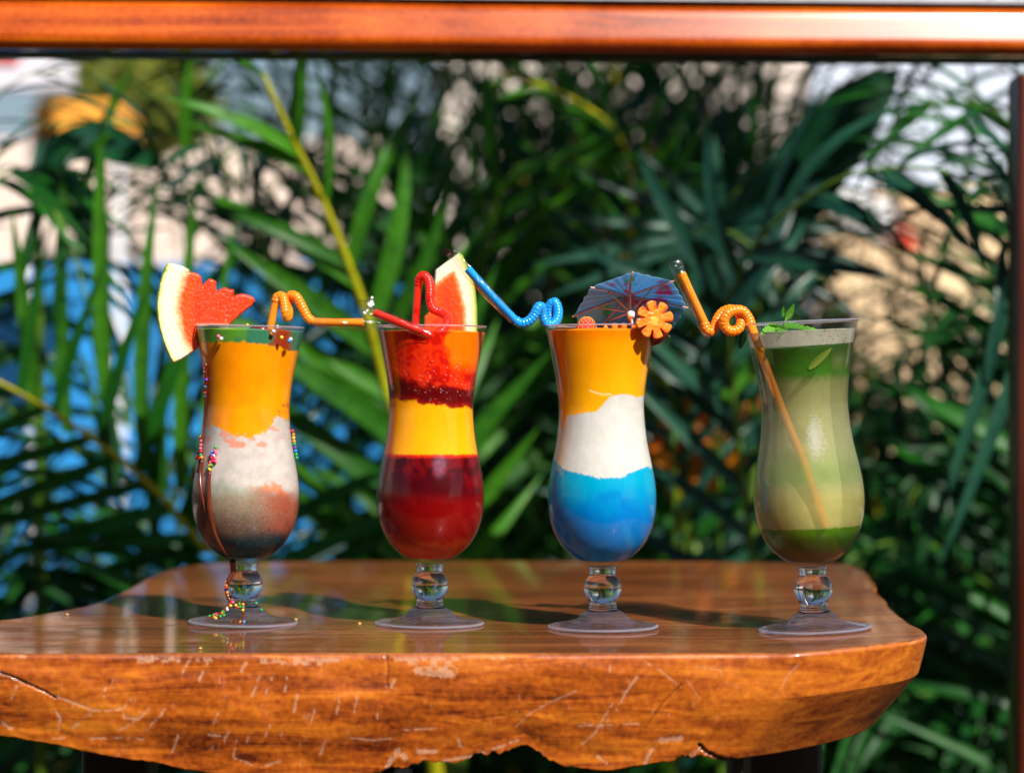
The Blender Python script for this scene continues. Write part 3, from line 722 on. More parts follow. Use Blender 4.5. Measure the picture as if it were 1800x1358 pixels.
# photo-space coordinates of each side vertex, to place the scratches
sx = side[..., 0] * F / side[..., 1] + 900; sy = HY + (ZC - side[..., 2]) * F / side[..., 1]
wear = np.zeros((ROWS, K)); crack = np.zeros((ROWS, K))
front = (side[..., 1] < 1.60)
def stroke(arr, pts, w, amt=1.0, soft=1.2):
    for (x0, y0), (x1, y1) in zip(pts, pts[1:]):
        m = (sx > min(x0, x1) - 12) & (sx < max(x0, x1) + 12) & front
        X = sx[m]; Yy = sy[m]
        dx, dy = x1 - x0, y1 - y0; L2 = dx * dx + dy * dy + 1e-9
        t_ = np.clip(((X - x0) * dx + (Yy - y0) * dy) / L2, 0, 1)
        d = np.hypot(X - (x0 + t_ * dx), Yy - (y0 + t_ * dy)) + (fbm(X * .35, Yy * .35, 5, 3) - .5) * w * 1.6
        brk = sst(.30, .5, fbm(X * .11 + 3, Yy * .11, 15, 3)) * (.45 + .55 * fbm(X * .5, Yy * .5, 16, 2))
        arr[m] = np.maximum(arr[m], amt * (brk if arr is wear else 1) * (1 - sst(w - soft, w + soft, d)))
G6 = lambda *q: [(x / 3, 950 + y / 3) for x, y in q]
G7 = lambda *q: [(600 + x / 3, 950 + y / 3) for x, y in q]
G8 = lambda *q: [(1200 + x / 3, 950 + y / 3) for x, y in q]
stroke(crack, G6((0, 695), (60, 712), (140, 750), (230, 790), (290, 825)), 1.6)
stroke(wear, G6((0, 690), (50, 705), (140, 745), (230, 782), (290, 818), (400, 855), (480, 890), (560, 895), (650, 882)), 2.0, .8)
for st, w in [(((65, 610), (130, 610)), 4), (((735, 628), (940, 625)), 5.5), (((1000, 620), (965, 690)), 2.6), (((1040, 628), (1110, 625)), 3.5), (((1095, 640), (1050, 735)), 2.6), (((1300, 640), (1270, 690)), 2.5),
              (((1380, 635), (1470, 632)), 4), (((1490, 640), (1800, 625)), 4.5), (((1560, 635), (1690, 640)), 6.5), (((1370, 715), (1330, 815)), 2.6), (((1445, 700), (1400, 810)), 2.3), (((1515, 720), (1490, 850)), 2.3),
              (((1570, 810), (1550, 900)), 2.4), (((1660, 890), (1645, 945)), 2.6), (((1790, 830), (1775, 910)), 2), (((550, 820), (555, 775), (600, 775)), 2.4), (((690, 835), (650, 890), (655, 930), (730, 940), (790, 880)), 2.2),
              (((300, 900), (320, 930), (310, 1010)), 3.2), (((480, 905), (385, 985)), 3.0), (((870, 885), (840, 930), (800, 960), (780, 1000)), 2.4), (((1150, 905), (1125, 965)), 2.2), (((275, 1040), (340, 1035)), 2.2),
              (((480, 1040), (650, 1035), (760, 1045)), 2.4), (((940, 1025), (910, 1110)), 2.2), (((1100, 1020), (1190, 1030), (1140, 1130)), 2.2), (((1250, 1040), (1230, 1140), (1330, 1180)), 1.8), (((1425, 970), (1400, 1030)), 2.2),
              (((1720, 1050), (1690, 1120)), 2.2), (((1480, 1160), (1380, 1190)), 2), (((0, 950), (60, 985)), 4), (((90, 765), (60, 830)), 2), (((1210, 1000), (1180, 1060)), 1.6), (((740, 900), (700, 960), (620, 1000)), 1.6), (((1320, 1010), (1300, 1060)), 1.5), (((1490, 1010), (1470, 1040)), 1.8)]:
    stroke(wear, G6(*st), w * .8, .75)
for st, w in [(((290, 625), (620, 622)), 3.5), (((370, 640), (590, 635)), 6), (((410, 680), (590, 680)), 9), (((430, 700), (580, 705)), 6), (((800, 618), (880, 615)), 2.5), (((1560, 715), (1500, 800), (1455, 890)), 2.2), (((1430, 855), (1380, 940), (1340, 1010), (1270, 1070)), 1.8),
              (((1250, 975), (1380, 968), (1570, 962)), 1.3), (((1280, 958), (1420, 990)), 1.2), (((1240, 790), (1100, 850), (990, 910), (920, 980)), 1.3), (((280, 730), (265, 770)), 3), (((85, 820), (70, 900)), 1.8), (((190, 890), (190, 935)), 2),
              (((330, 995), (500, 988)), 1.8), (((30, 1035), (160, 1050), (290, 1038)), 2), (((620, 1045), (630, 1085)), 3), (((240, 1190), (300, 1100), (340, 1150)), 5), (((400, 1110), (490, 1110)), 5), (((510, 1165), (700, 1130), (850, 1080), (930, 1050)), 3),
              (((1600, 635), (1680, 680), (1790, 770)), 1.5), (((1420, 650), (1415, 690)), 1.5), (((930, 870), (925, 900)), 1.5), (((1600, 1170), (1640, 1090)), 4), (((1680, 1050), (1790, 1040)), 5), (((1350, 1130), (1400, 1170)), 3)]:
    stroke(wear, G7(*st), w * .85, .7)
for st, w in [(((605, 655), (560, 700), (500, 810)), 1.6), (((80, 660), (200, 680), (220, 740), (310, 780)), 1.2), (((0, 600), (620, 585)), 1.6), (((100, 1090), (0, 1165)), 3), (((1200, 540), (1290, 500)), 1.4), (((20, 730), (90, 830)), 1.0)]:
    stroke(wear, G8(*st), w, .5)
stroke(crack, G7((235, 600), (245, 680), (240, 760)), 2.2, .35); stroke(crack, G7((1090, 1175), (990, 1120), (930, 1100), (860, 1130), (740, 1180)), 4, .8)
stroke(crack, G8((90, 1075), (120, 1110), (200, 1150), (320, 1165)), 3.5, .9); stroke(crack, G7((700, 940), (860, 920)), 1.2, .4); stroke(crack, G7((1600, 990), (1700, 850), (1790, 760)), 1.2, .5)
r3 = random.Random(3)
for k in range(70):
    x = r3.uniform(0, 1280); y = r3.uniform(1185, 1345); l = r3.uniform(3, 13); a_ = math.radians(r3.gauss(108, 16))
    stroke(wear, [(x, y), (x + math.cos(a_) * l, y + math.sin(a_) * l)], r3.uniform(.5, 1.1), r3.uniform(.3, .7))
side -= nor[None] * ((wear * 0.0004 + crack * 0.0018)[..., None])
V = [side.reshape(-1, 3)]
FA = []; MI = []
for r in range(ROWS - 1):
    a0 = r * K; b0 = a0 + K
    for k in range(K):
        k2 = (k + 1) % K
        FA.append((a0 + k, a0 + k2, b0 + k2, b0 + k)); MI.append(0 if r >= 2 else 1)
base = ROWS * K
rings = [0.985, 0.95, 0.88, 0.76, 0.6, 0.4, 0.2]
c0 = np.array([0.0, 1.66])
prev = 0
cnt = base
for f in rings:
    xy = c0 + (TPn[:, :2] - c0) * f
    z = TT + np.array([top_off(x) for x in xy[:, 0]]) + (fbm(xy[:, 0] * 9, xy[:, 1] * 9, 8) - .5) * 0.0008 * (1 - f) * 3
    V.append(np.column_stack([xy, z]))
    for k in range(K):
        k2 = (k + 1) % K
        FA.append((prev + k2, prev + k, cnt + k, cnt + k2)); MI.append(1)
    prev = cnt; cnt += K
V.append(np.array([[c0[0], c0[1], TT]]))
for k in range(K): FA.append((prev + (k + 1) % K, prev + k, cnt)); MI.append(1)
topc = cnt; cnt += 1
V.append(np.array([[c0[0], c0[1] + .15, TT - 0.07]]))
lb = (ROWS - 1) * K
for k in range(K): FA.append((lb + k, lb + (k + 1) % K, cnt)); MI.append(0)
V = np.concatenate(V)
wa = np.zeros(len(V)); wa[:ROWS * K] = wear.ravel(); ca = np.zeros(len(V)); ca[:ROWS * K] = crack.ravel()
table = thing('table', 'thick live-edge wooden slab table carrying the four drinks', 'table', (0.0, 1.75, 0))
slab = mk('slab', V, FA, [M['side_wood'], M['top_wood']], table, attrs={'wear': wa, 'crack': ca}, matidx=MI)
sh = slab.data.attributes.new('sharp_edge', 'BOOLEAN', 'EDGE')
ev = np.zeros(len(slab.data.edges) * 2, dtype=np.int32); slab.data.edges.foreach_get('vertices', ev); ev = ev.reshape(-1, 2)
row_ = ev // K; colm = ev % K
shv = (ev.max(1) < ROWS * K) & (colm[:, 0] == colm[:, 1]) & (colm[:, 0] == CREASE) & (row_.min(1) >= 3)
shv |= (ev.max(1) < ROWS * K) & (row_[:, 0] == row_[:, 1]) & (row_[:, 0] == int(np.argmin(np.abs(lev - .42)))) & (colm.min(1) > CREASE) & (colm.max(1) < CREASE + 420)
sh.data.foreach_set('value', shv)
for px, Y, w in ((1375, 1.68, 0.05), (212, 1.62, 0.045), (1330, 2.1, 0.05), (420, 2.1, 0.05)):
    q = P(px, 1300, Y)
    mb = MB(); mb.bbox((q.x, Y, (TT - 0.062) / 2), (w, w, TT - 0.062), 0.004); mb.build('leg', M['leg_wood'], table)

# ------------------------------------------------------------------ glasses
SCL = 1 / 2585.0
slab.cycles.is_caustics_receiver = True
PROF = [(524, 97), (510, 94.2), (481, 88.5), (437, 80.5), (405, 76.5), (385, 75.4), (365, 76.3), (326, 80.6), (300, 85.4), (275, 90.6), (246, 95), (221, 96), (196, 93.6), (173, 87.2), (155, 79), (141, 69.5), (128, 56), (118, 42), (112, 32), (107, 26)]
PH = np.array([p[0] for p in PROF][::-1], float); PR = np.array([p[1] for p in PROF][::-1], float)
def cubic(xs, ys, x):
    """monotone-ish Catmull interpolation"""
    x = np.asarray(x, float); i = np.clip(np.searchsorted(xs, x) - 1, 0, len(xs) - 2)
    m = np.gradient(ys, xs); h = xs[i + 1] - xs[i]; t = (x - xs[i]) / h
    return ((2 * t**3 - 3 * t**2 + 1) * ys[i] + (t**3 - 2 * t**2 + t) * h * m[i] + (-2 * t**3 + 3 * t**2) * ys[i + 1] + (t**3 - t**2) * h * m[i + 1])
def Rpx(h): return cubic(PH, PR, np.clip(h, PH[0], PH[-1]))

def lathe(prof, n=96):
    """prof: list of (h, r) in metres, closed if first/last on the axis"""
    vs = []; fs = []; ring = []
    for (h, r) in prof:
        if r < 1e-7: ring.append([len(vs)]); vs.append((0, 0, h))
        else:
            ring.append(list(range(len(vs), len(vs) + n)))
            for k in range(n):
                a = 2 * math.pi * k / n; vs.append((r * math.sin(a), -r * math.cos(a), h))
    for A, B in zip(ring, ring[1:]):
        for k in range(n):
            k2 = (k + 1) % n
            if len(A) == 1: fs.append((A[0], B[k], B[k2]))
            elif len(B) == 1: fs.append((A[k], B[0], A[k2]))
            else: fs.append((A[k], B[k], B[k2], A[k2]))
    return vs, fs
WALL = 1.8   # wall thickness in px (about 1.2 mm)
hs = np.linspace(524, 107.5, 70)
outer = [(h * SCL, float(Rpx(h)) * SCL) for h in hs]
inner = [(h * SCL, (float(Rpx(h)) - WALL) * SCL) for h in np.linspace(524, 122, 66)]
bowl_prof = [(0.0 + 107.4 * SCL, 0)] + [(107.4 * SCL, 25.5 * SCL)] + outer[::-1] + [(526.0 * SCL, 96.6 * SCL), (526.6 * SCL, 95.5 * SCL), (526.0 * SCL, 94.4 * SCL)] + inner + [(117 * SCL, 30 * SCL), (115 * SCL, 14 * SCL), (114.5 * SCL, 0)]
bv, bf = lathe(bowl_prof, 128)
stem_ctrl = [(107.2, 0), (107.2, 25.6), (103, 24.0), (98, 23.0), (94, 22.6), (90.5, 24.2), (89, 26), (84, 29.5), (78, 32), (72, 32.9), (64, 32.4), (57, 30.2), (50, 26.6), (46, 24), (43, 23.2), (40, 23.3), (38.5, 24.6), (37, 24.2), (34, 24.5), (32.4, 26), (30.5, 28.5), (28.2, 32), (26.6, 36.3), (24.5, 38.6), (22, 39.6), (19.5, 42), (16.5, 47), (14, 54), (12, 62), (10.2, 71), (8.6, 80), (7.4, 88), (6.3, 93.6), (4.6, 96.4), (2.8, 97), (1.0, 95.6), (0.2, 92), (0.2, 86), (2.2, 78), (4.0, 55), (5, 30), (5.4, 0)]
dense = []
for (h0, r0), (h1, r1) in zip(stem_ctrl, stem_ctrl[1:]):
    for k in range(3): dense.append((h0 + (h1 - h0) * k / 3, r0 + (r1 - r0) * k / 3))
dense.append(stem_ctrl[-1])
# soften the polyline except at its ends
A_ = np.array(dense); 
for _ in range(2): A_[2:-2] = (A_[1:-3] + 2 * A_[2:-2] + A_[3:-1]) / 4
A_[:2] = [stem_ctrl[0], stem_ctrl[1]]; A_[2] = [106.5, 25.4]
rv, rf = lathe([((526.4 + 1.5 * math.sin(a_)) * SCL, (95.6 + 1.9 * math.cos(a_)) * SCL) for a_ in np.linspace(-1.2, math.pi + 1.2, 16)], 128)
ks = int(np.argmax(A_[:, 0] < 30.5))
sv, sf = lathe([(h * SCL, max(0, r) * SCL) for h, r in A_[:ks + 1]] + [(A_[ks, 0] * SCL, 0)], 96)
fv, ff_ = lathe([((A_[ks, 0] - .05) * SCL, 0)] + [((h - .05) * SCL, max(0, r) * SCL) for h, r in A_[ks:]], 128)
GL = [  # px of foot centre, py of foot centre, lean in degrees (to the right positive)
    (427.5, 1096, 1.25), (755, 1098, 0.45), (1060, 1104, -0.35), (1433, 1107, -2.7)]
GLAB = ['hurricane glass with chocolate and sugar sprinkles running down it, leftmost', 'hurricane glass of dark red and orange drink under a red straw',
        'hurricane glass of orange, white and blue drink', 'hurricane glass of green mint drink at the right end of the row']
GT = []
def glass_xf(i):
    px, py, ln = GL[i]
    q = onTop(px, py); return q, math.radians(ln)
bowl0 = stem0 = None
for i in range(4):
    q, ln = glass_xf(i)
    q.z += 0.0003
    t = thing('cocktail_glass', GLAB[i], 'glass', q, 'row of footed hurricane glasses', rot=(0, ln, 0))
    if i == 0:
        bowl0 = mk('bowl', bv, bf, M['bowl'], t, local=True); stem0 = mk('stem', sv, sf, M['glass'], t, local=True)
        stem0.cycles.is_caustics_caster = True
        rim0 = mk('rim', rv, rf, M['lit_edge'], t, local=True)
        foot0 = mk('foot', fv, ff_, [M['foot'], M['lit_edge']], t, local=True, matidx=[1 if (min(math.hypot(fv[i][0], fv[i][1]) for i in f) > 91.5 * SCL and max(fv[i][2] for i in f) < 6.6 * SCL) else 0 for f in ff_])
    else:
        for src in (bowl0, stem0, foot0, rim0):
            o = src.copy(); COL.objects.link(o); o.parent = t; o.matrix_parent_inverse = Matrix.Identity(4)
    GT.append((q, ln, t))

# drinks -----------------------------------------------------------
def cols_of(c): return s2l(c)
def drink1(x, y, th):
    n1 = fbm(x * .03 + 3, y * .03, 1); n2 = fbm(x * .09, y * .09, 2); n3 = fbm(x * .3, y * .3, 3)
    y1 = 604 + (n2 - .5) * 16 + sst(20, 80, x) * 12
    y2 = 757 + 10 * np.cos((x - 8) / 26.) * (np.abs(x) < 60) + (n2 - .5) * 22 - sst(35, 60, x) * 24 - sst(-40, -70, x) * 8
    y3 = 862 + (n1 - .5) * 34; y4 = 937 + (n1 - .5) * 20
    L = np.select([y < y1, y < y2, y < y3, y < y4], [0, 1, 2, 3], 4)
    c = mix(cols_of((92, 150, 44)), cols_of((58, 124, 92)), sst(-30, 20, x + (n2 - .5) * 60))
    c = mix(c, cols_of((150, 52, 22)), sst(38, 52, x + (n2 - .5) * 30) * sst(86, 70, x))
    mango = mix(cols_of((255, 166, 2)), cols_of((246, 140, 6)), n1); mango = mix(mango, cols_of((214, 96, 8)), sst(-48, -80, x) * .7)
    mango = mix(mango, cols_of((205, 110, 40)), sst(.62, .7, n2) * sst(30, 60, x) * sst(690, 710, y))
    c = mix(c, mango, sst(y1 - 2, y1 + 2, y))
    white = mix(cols_of((206, 196, 190)), cols_of((176, 167, 160)), n2)
    white = mix(white, cols_of((226, 130, 100)), sst(.52, .62, fbm(x * .06, y * .1, 9)) * sst(26, 4, np.abs(y - y2 - 14)) * .8)
    white = mix(white, cols_of((232, 140, 104)), sst(26, 8, np.abs(y - y3 + 4)) * sst(.5, .62, n2) * sst(0, 50, x))
    white = mix(white, cols_of((150, 160, 140)), sst(24, 4, np.abs(y - y3 - 2)) * .7 * sst(50, -10, x))
    c = mix(c, white, sst(y2 - 2.0, y2 + 2.0, y + (n3 - .5) * 4))
    low = mix(cols_of((150, 134, 112)), cols_of((104, 86, 74)), sst(870, 930, y))
    low = mix(low, cols_of((158, 84, 64)), sst(10, 80, x + (n2 - .5) * 40))
    c = mix(c, low, sst(y3 - 14, y3 + 14, y))
    c = mix(c, cols_of((14, 58, 68)), sst(y4 - 16, y4 + 14, y))
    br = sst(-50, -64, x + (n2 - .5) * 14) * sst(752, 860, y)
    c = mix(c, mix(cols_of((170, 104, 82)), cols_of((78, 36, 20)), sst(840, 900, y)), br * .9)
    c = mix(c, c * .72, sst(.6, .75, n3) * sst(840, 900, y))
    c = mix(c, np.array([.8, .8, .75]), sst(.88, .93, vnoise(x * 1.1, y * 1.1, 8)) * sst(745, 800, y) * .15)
    return c, L
def drink2(x, y, th):
    n1 = fbm(x * .03 + 7, y * .03, 11); n2 = fbm(x * .08, y * .08, 12); n3 = fbm(x * .3, y * .3, 13)
    y1 = 702 + sst(-60, 50, x) * 12 + (n2 - .5) * 14 - sst(-70, -84, x) * 10; y2 = 797 + (n3 - .5) * 4
    L = np.select([y < y1, y < y2], [0, 1], 2)
    c = mix(cols_of((206, 22, 8)), cols_of((240, 52, 14)), sst(.4, .6, n2))
    c = mix(c, cols_of((255, 120, 4)), sst(0.45, .58, n1 * .5 + .5 * sst(-10, 70, x)) * sst(655, 625, y - x * .1))
    c = mix(c, cols_of((226, 72, 14)), sst(-34, -48, x) * sst(630, 600, y) * .8)
    dk = sst(y1 - 46 + (n2 - .5) * 36, y1 - 22, y)
    c = mix(c, cols_of((82, 4, 10)), dk * .95)
    c = mix(c, cols_of((150, 14, 8)), sst(8, 0, np.abs(y - y1 + 2)) * .8)
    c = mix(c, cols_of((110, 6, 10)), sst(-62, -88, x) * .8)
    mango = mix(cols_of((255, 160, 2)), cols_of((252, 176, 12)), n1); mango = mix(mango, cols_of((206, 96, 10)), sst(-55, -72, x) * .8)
    c = mix(c, mango, sst(y1 - 1, y1 + 5, y + (n3 - .5) * 6))
    red = mix(cols_of((112, 4, 12)), cols_of((60, 1, 8)), sst(.35, .65, n2))
    red = mix(red, cols_of((132, 6, 4)), sst(830, 925, y + (n2 - .5) * 50 + x * .2) * .9)
    red = mix(red, cols_of((64, 2, 10)), sst(30, 8, np.abs(y - 850)) * sst(.42, .6, n1 + .1) * .8)
    red = mix(red, cols_of((222, 44, 10)), sst(9, 1, y - y2))
    red = mix(red, cols_of((150, 104, 132)), sst(17, 4, np.hypot(x - 18, (y - 815) * .6)) * (.2 + .5 * n3))  # lilac foam patch with a highlight painted in
    red = mix(red, cols_of((190, 72, 30)), sst(940, 968, y + (n2 - .5) * 20 + x * .06) * .85)
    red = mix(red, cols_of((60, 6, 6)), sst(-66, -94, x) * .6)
    c = mix(c, red, sst(y2 - 1, y2 + 1.5, y))
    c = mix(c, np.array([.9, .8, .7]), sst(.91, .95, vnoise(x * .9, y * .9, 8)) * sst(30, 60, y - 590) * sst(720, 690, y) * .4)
    return c, L
def drink3(x, y, th):
    n1 = fbm(x * .03 + 1, y * .03, 31); n2 = fbm(x * .1, y * .1, 32); n3 = fbm(x * .35, y * .35, 33)
    xs = np.array([-97, -82, -76, -70, -62, -40, -12, 4, 12, 20, 34, 60, 97]); ys = np.array([708, 712, 730, 756, 730, 727, 722, 706, 699, 695, 693, 698, 698])
    y1 = np.interp(x, xs, ys) + (n2 - .5) * 5
    xb = np.array([-97, -88, -80, -66, -50, -30, -8, 14, 30, 42, 60, 76, 84, 92, 97]); yb = np.array([786, 800, 812, 824, 828, 832, 838, 836, 838, 830, 824, 820, 824, 812, 800])
    y2 = np.interp(x, xb, yb) + (n3 - .5) * 9
    L = np.select([y < y1, y < y2], [0, 1], 2)
    c = mix(cols_of((255, 158, 2)), cols_of((252, 172, 10)), sst(600, 690, y)); c = mix(c, cols_of((250, 124, 4)), sst(610, 585, y) * .7)
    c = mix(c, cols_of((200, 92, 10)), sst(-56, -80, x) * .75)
    xa = -88 + (y - 590) * .17
    c = mix(c, cols_of((30, 46, 26)), sst(7, 2, np.abs(x - xa)) * sst(586, 600, y) * sst(690, 650, y) * .9)
    c = mix(c, cols_of((230, 160, 60)), sst(-82, -90, x))
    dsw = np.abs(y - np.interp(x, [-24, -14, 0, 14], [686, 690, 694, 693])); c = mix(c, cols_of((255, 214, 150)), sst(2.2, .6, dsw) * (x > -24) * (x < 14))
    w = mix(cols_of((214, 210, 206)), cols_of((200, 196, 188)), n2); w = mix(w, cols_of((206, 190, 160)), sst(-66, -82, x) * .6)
    c = mix(c, w, sst(y1 - 1.5, y1 + 1.5, y))
    bl = mix(cols_of((0, 158, 196)), cols_of((0, 122, 200)), sst(836, 910, y + (n1 - .5) * 40 + (n2 - .5) * 20)); bl = mix(bl, cols_of((0, 108, 188)), sst(.5, .75, n1) * .4)
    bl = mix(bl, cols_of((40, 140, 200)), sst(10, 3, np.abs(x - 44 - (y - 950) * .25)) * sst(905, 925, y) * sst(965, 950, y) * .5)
    c = mix(c, bl, sst(y2 - 1.5, y2 + 1.5, y + (n3 - .5) * 3))
    return c, L
def drink4(x, y, th):
    n1 = fbm(x * .03 + 5, y * .03, 41); n2 = fbm(x * .1, y * .1, 42); n3 = fbm(x * .4, y * .4, 43)
    y1 = 609 - (x / 97) ** 2 * 4 + (n2 - .5) * 2; y2 = 663 + (n2 - .5) * 7; y3 = 925 + (n3 - .5) * 5
    L = np.select([y < y1, y < y2, y < y3], [0, 1, 2], 3)
    c = mix(cols_of((204, 200, 184)), cols_of((178, 172, 150)), n2)
    c = mix(c, cols_of((120, 140, 60)), sst(.62, .72, n3) * .8 * sst(-20, 40, x) + sst(.75, .8, n3) * .4 * (x <= 0))
    gr = mix(cols_of((52, 92, 18)), cols_of((64, 122, 20)), sst(620, 656, y)); gr = mix(gr, cols_of((46, 76, 18)), n2 * .5)
    c = mix(c, gr, sst(y1 - 1, y1 + 1, y))
    md = mix(cols_of((138, 140, 84)), cols_of((172, 170, 116)), sst(660, 780, y)); md = mix(md, cols_of((134, 162, 82)), sst(780, 830, y) * sst(872, 836, y) * .6)
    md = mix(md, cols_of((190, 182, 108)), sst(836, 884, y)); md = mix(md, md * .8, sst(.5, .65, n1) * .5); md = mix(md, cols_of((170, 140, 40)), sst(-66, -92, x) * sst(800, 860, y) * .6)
    c = mix(c, md, sst(y2 - 8, y2 + 14, y + (n3 - .5) * 8))
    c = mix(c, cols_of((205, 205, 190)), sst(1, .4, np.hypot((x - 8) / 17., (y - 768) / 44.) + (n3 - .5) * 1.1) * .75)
    lo = mix(cols_of((82, 130, 14)), cols_of((58, 84, 14)), sst(930, 950, y)); lo = mix(lo, cols_of((104, 82, 40)), sst(955, 978, y))
    c = mix(c, lo, sst(y3 - 1.5, y3 + 1.5, y))
    return c, L
DR = [(drink1, 581.5, ['green_syrup_layer', 'mango_layer', 'coconut_layer', 'smoky_layer', 'teal_layer'], 'layered drink of green syrup, mango, white and teal slush in the sprinkled glass', 'layered drink'),
      (drink2, 584.5, ['red_slush_layer', 'mango_layer', 'berry_layer'], 'layered drink of red slush, mango and dark berry juice', 'layered drink'),
      (drink3, 581.5, ['mango_layer', 'coconut_layer', 'blue_layer'], 'layered drink of orange mango, white coconut and blue slush', 'layered drink'),
      (drink4, 582, ['foam_layer', 'mint_layer', 'lemon_layer', 'syrup_layer'], 'murky green mint drink with pale foam on top', 'layered drink')]
def build_drink(i, rs=1.0, mat=None, parent=None, suffix=False, ytop=None, flat=False):
    fn, yt, names, label, cat = DR[i]
    q, ln, _ = GT[i]
    fy = GL[i][1]
    k = 2585.0 / (F / q.y)             # photo px -> profile px
    nt_, nr = 300, 250
    hbot = 116.5
    htop = (fy - (ytop or yt)) * k
    hh = np.linspace(htop, hbot, nr)
    th = np.linspace(0, 2 * math.pi, nt_, endpoint=False)
    R = (Rpx(hh) - WALL - 0.25); R = np.minimum(R, 14 + (hh - hbot) * 12) * rs
    TH, HH = np.meshgrid(th, hh); RR = np.broadcast_to(R[:, None], TH.shape)
    X = RR * np.sin(TH); Yv = -RR * np.cos(TH)
    lx = np.where(np.cos(TH) >= 0, X, X + 37.0 * (1 - np.exp(np.cos(TH) * 3)))      # back side gets its own pattern
    ly = fy - HH / k
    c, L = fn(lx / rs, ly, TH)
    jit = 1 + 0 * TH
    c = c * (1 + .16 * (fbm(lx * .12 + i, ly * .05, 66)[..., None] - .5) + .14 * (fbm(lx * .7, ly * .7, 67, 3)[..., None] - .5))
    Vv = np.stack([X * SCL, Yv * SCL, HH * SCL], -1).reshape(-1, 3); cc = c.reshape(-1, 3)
    root = parent or thing('drink', label, 'drink', q, 'layered drinks in hurricane glasses', rot=(0, ln, 0))
    idx = np.arange(nr * nt_).reshape(nr, nt_)
    Lf = L[:-1, :]
    # top surface: rings inward with a little dome
    for li, nm in enumerate(names):
        faces = []
        rows, cs = np.nonzero(Lf == li)
        a = idx[rows, cs]; b = idx[rows, (cs + 1) % nt_]; c2 = idx[rows + 1, (cs + 1) % nt_]; d = idx[rows + 1, cs]
        faces = np.stack([a, d, c2, b], 1)
        if not len(faces): continue
        used = np.unique(faces); mp = -np.ones(nr * nt_, int); mp[used] = np.arange(len(used))
        vv = Vv[used]; col = cc[used]; ff = mp[faces].tolist()
        if li == 0:
            rr_ = [0.9, 0.72, 0.5, 0.28]; prev = [mp[j] for j in idx[0]]
            vv = list(map(tuple, vv)); col = list(map(tuple, col))
            for s in rr_:
                b0 = len(vv); ang = th
                for kk in range(nt_):
                    nzz = (vnoise(s * 5 + math.sin(th[kk]) * 3, math.cos(th[kk]) * 3, 5) - .5) * 2.5
                    dome = (1 - s * s) * 4 * (0 if flat else 1)
                    vv.append((R[0] * s * math.sin(th[kk]) * SCL, -R[0] * s * math.cos(th[kk]) * SCL, (htop + dome + nzz) * SCL)); col.append(tuple(cc[idx[0][kk]]))
                for kk in range(nt_):
                    k2 = (kk + 1) % nt_; ff.append((prev[kk], prev[k2], b0 + k2, b0 + kk))
                prev = list(range(b0, b0 + nt_))
            ctr_ = len(vv); vv.append((0, 0, (htop + (0 if flat else 4)) * SCL)); col.append(tuple(cc[0]))
            for kk in range(nt_): ff.append((prev[kk], prev[(kk + 1) % nt_], ctr_))
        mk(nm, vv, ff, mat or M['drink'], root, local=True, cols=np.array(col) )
    return root
for i in range(3): build_drink(i)
r4 = build_drink(3, mat=M['drink_murky'], flat=True)
fnc, *_ = DR[3]
DR[3] = (lambda x, y, th: (fnc(x, y, th)[0], np.zeros_like(x, int)), 612, ['juice_core'], '', '')
build_drink(3, rs=0.6, mat=M['drink_core'], parent=r4, ytop=612, flat=True)

def G(i, px, py, dy=0.0):
    """photo pixel at the depth of glass i"""
    return P(px, py, GT[i][0].y + dy)

# ------------------------------------------------------------------ drinking straws
def straw(name_lab, i, segs, mat, r_px=7.4):
    """segs: list of (kind, [(px,py,dy)...])"""
    pxm = GT[i][0].y / F
    q0 = GT[i][0]
    t = thing('drinking_straw', name_lab, 'straw', G(i, *segs[0][1][0]), 'bendy plastic drinking straws')
    for kind, pts in segs:
        W = [G(i, *p) for p in pts]
        if kind == 'flex':
            path, L = smooth_path(W, 0.00022)
            pitch = 0.0023; n = len(path)
            rad = [r_px * pxm * (1.10 + 0.12 * (abs(math.sin(math.pi * (L * j / (n - 1)) / pitch)) ** 0.7 - .5)) for j in range(n)]
            mb = MB(); mb.tube(path, rad, 20); mb.build('bendy_section', M[mat], t)
        else:
            path, L = smooth_path(W, 0.002)
            r = r_px * pxm * 0.94; n = len(path); mb = MB()
            # open tube with wall thickness
            mb.tube(path, [r] * n, 24, cap=False); mb.tube(path[::-1], [r * 0.9] * n, 24, cap=False)
            # end rings
            a = 0; b = n * 24
            for k in range(24): pass
            mb.build('tube', M[mat], t)
    return t
def wrapper(parent, i, pts, wid, flat, mat='film', crumple=0.0, seed=1, name='clear_wrapper'):
    """sleeve of film round the straw: elliptical tube, pinched where flat is small"""
    pxm = GT[i][0].y / F; rr = random.Random(seed)
    W = [G(i, *p) for p in pts]; path, L = smooth_path(W, 0.0012); n = len(path); m = 26
    wi = np.interp(np.linspace(0, 1, n), np.linspace(0, 1, len(wid)), wid); fl = np.interp(np.linspace(0, 1, n), np.linspace(0, 1, len(flat)), flat)
    vs = []; fs = []
    for j in range(n):
        T = (path[min(j + 1, n - 1)] - path[max(j - 1, 0)]).normalized()
        U = T.cross(Vector((0, 1, 0))).normalized(); B = U.cross(T)
        for k in range(m):
            a = 2 * math.pi * k / m
            cr = 1 + crumple * (rr.random() - .5) + 0.05 * math.sin(3 * a + j * .4)
            vs.append(path[j] + (U * math.cos(a) * wi[j] * cr + B * math.sin(a) * fl[j] * cr) * pxm)
    for j in range(n - 1):
        for k in range(m): fs.append((j * m + k, j * m + (k + 1) % m, (j + 1) * m + (k + 1) % m, (j + 1) * m + k))
    return mk(name, vs, fs, M[mat], parent, smooth=crumple < 0.2)

